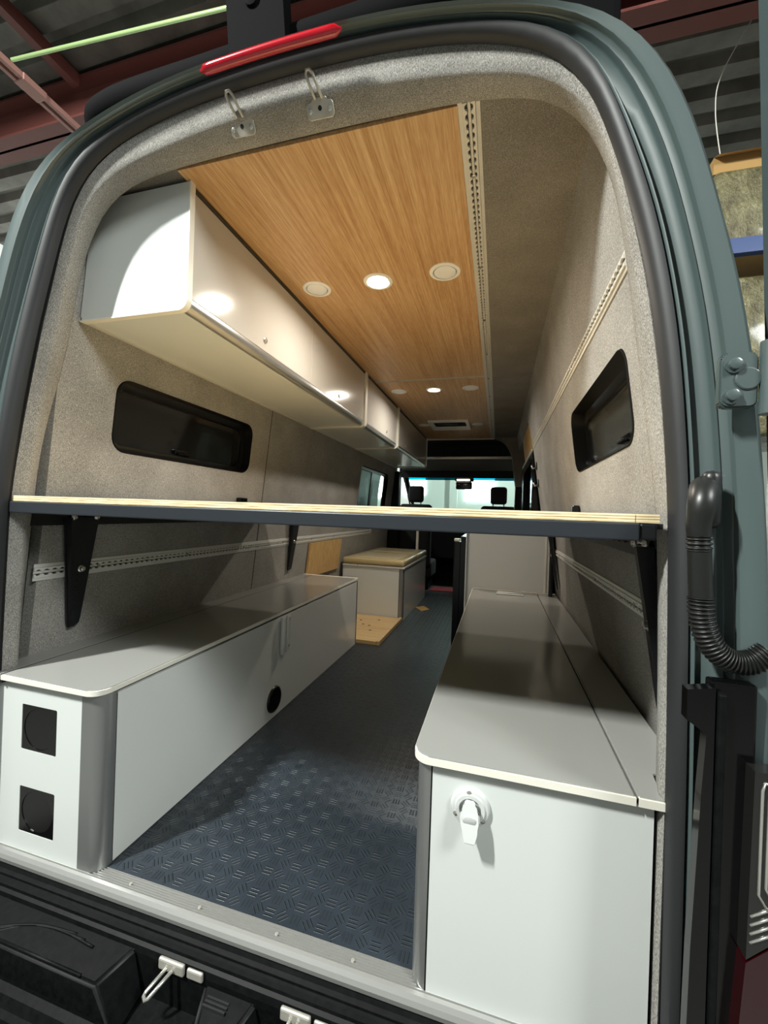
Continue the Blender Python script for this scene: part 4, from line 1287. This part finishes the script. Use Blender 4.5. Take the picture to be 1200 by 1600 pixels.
tag(obj('roof_beam', ibeam(-6.4, 6.4, 1.86, 4.25, 4.60, 0.22), 'redsteel'), 'red oxide steel beam crossing under the corrugated roof behind the roof rack', 'beam', G_R)
tag(obj('roof_joist', bx(-3.06, -2.99, -3, 1.75, 4.50, 4.60), 'redsteel'), 'dark slim joist running lengthwise under the roof deck', 'beam', G_R)
tag(obj('roof_joist', ibeam(-6.4, 6.4, 0.62, 4.42, 4.60, 0.10), 'deck'), 'grey joist under the roof deck just ahead of the green pipe', 'beam', G_R)
tag(obj('roof_beam', ibeam(1.15, 6.4, 2.12, 4.19, 4.60, 0.24), 'redsteel'), 'shorter red oxide beam under the roof above the cardboard box', 'beam', G_R)
rb = thing('roof_brace', 'pale pink twin rod roof brace with connector plates', 'brace', (-2.85, 1.2, 4.0), G_R)
for dx in (-0.03, 0.03):
    obj('rod', bx(-2.85 + dx - 0.014, -2.85 + dx + 0.014, -0.6, 1.75, 3.98, 4.02), 'pinksteel', rb)
for yy in (0.55, 1.22):
    obj('connector_plate', bx(-2.90, -2.80, yy, yy + 0.16, 3.975, 4.025, 0.006), 'pinksteel', rb)
tag(obj('conduit_pipe', tube([(-2.99, 1.262, 4.2), (0.9, 1.52, 4.2)], 0.012, 10), 'green', None, True, 50), 'thin bright green pipe slung under the workshop roof', 'pipe')
tag(obj('loose_wire', tube(smooth_path([(2.16, 2.6, 4.60), (1.97, 2.6, 4.22), (1.94, 2.6, 3.95), (1.99, 2.6, 3.56)], 20), 0.0035, 6), 'edge', None, True), 'thin white wire hanging from the roof above the cardboard box', 'wire')

rack = thing('pallet_rack', 'blue and grey pallet rack standing behind the wrapped load', 'rack', (2.4, 3.2, -0.75))
for x in (2.75, 3.6):
    for yy in (2.35, 3.35):
        obj('upright', bx(x, x + 0.08, yy, yy + 0.08, -0.75, 4.2), 'zinc', rack)
for yy in (2.33, 3.40):
    plabel(obj('rack_beam', bx(1.75, 3.7, yy, yy + 0.05, 2.77, 2.87), 'blue', rack), 'blue rack beam')
obj('deck_board', bx(1.75, 3.68, 2.38, 3.40, 2.84, 2.87), 'card', rack)
obj('diagonal_brace', tube([(1.79, 2.39, 2.0), (1.79, 3.39, 2.72)], 0.02, 8), 'blue', rack)
tag(obj('pallet_load', bx(1.88, 3.5, 2.45, 3.3, 2.872, 3.43, 0.05, 3), 'wrap', None, True, 60), 'stretch wrapped pallet load on the upper rack level', 'pallet load')
cb = thing('cardboard_box', 'open cardboard box lying on top of the wrapped pallet load', 'box', (2.4, 2.9, 3.43))
obj('box_body', bx(1.9, 3.4, 2.5, 3.2, 3.432, 3.55), 'card', cb)
obj('flap', poly([(1.9, 2.5, 3.55), (2.6, 2.5, 3.55), (2.6, 2.42, 3.51), (1.9, 2.42, 3.51)], (0, 0.005, 0.004)), 'card', cb)
tag(obj('wrapped_goods', bx(1.9, 3.5, 2.45, 3.3, 1.6, 2.69, 0.06, 3), 'wrap', None, True, 60), 'lower wrapped bundle under the blue rack beam', 'bundle')
# two dark coat hooks near the forward edge of the right wall
for z, lab in ((1.385, 'upper small dark hook on the fabric wall edge beside the sliding door'), (1.255, 'lower small dark hook on the fabric wall edge beside the sliding door')):
    hk = thing('wall_hook', lab, 'hook', (xr(z), 2.44, z), 'hooks beside the sliding door')
    obj('base_plate', bx(xr(z) - 0.008, xr(z) - 0.001, 2.42, 2.46, z - 0.03, z + 0.03, 0.003), 'blackmetal', hk)
    obj('prong', tube([(xr(z) - 0.006, 2.44, z - 0.01), (xr(z) - 0.03, 2.44, z - 0.02), (xr(z) - 0.04, 2.44, z + 0.005)], 0.006, 8), 'steel', hk, True)
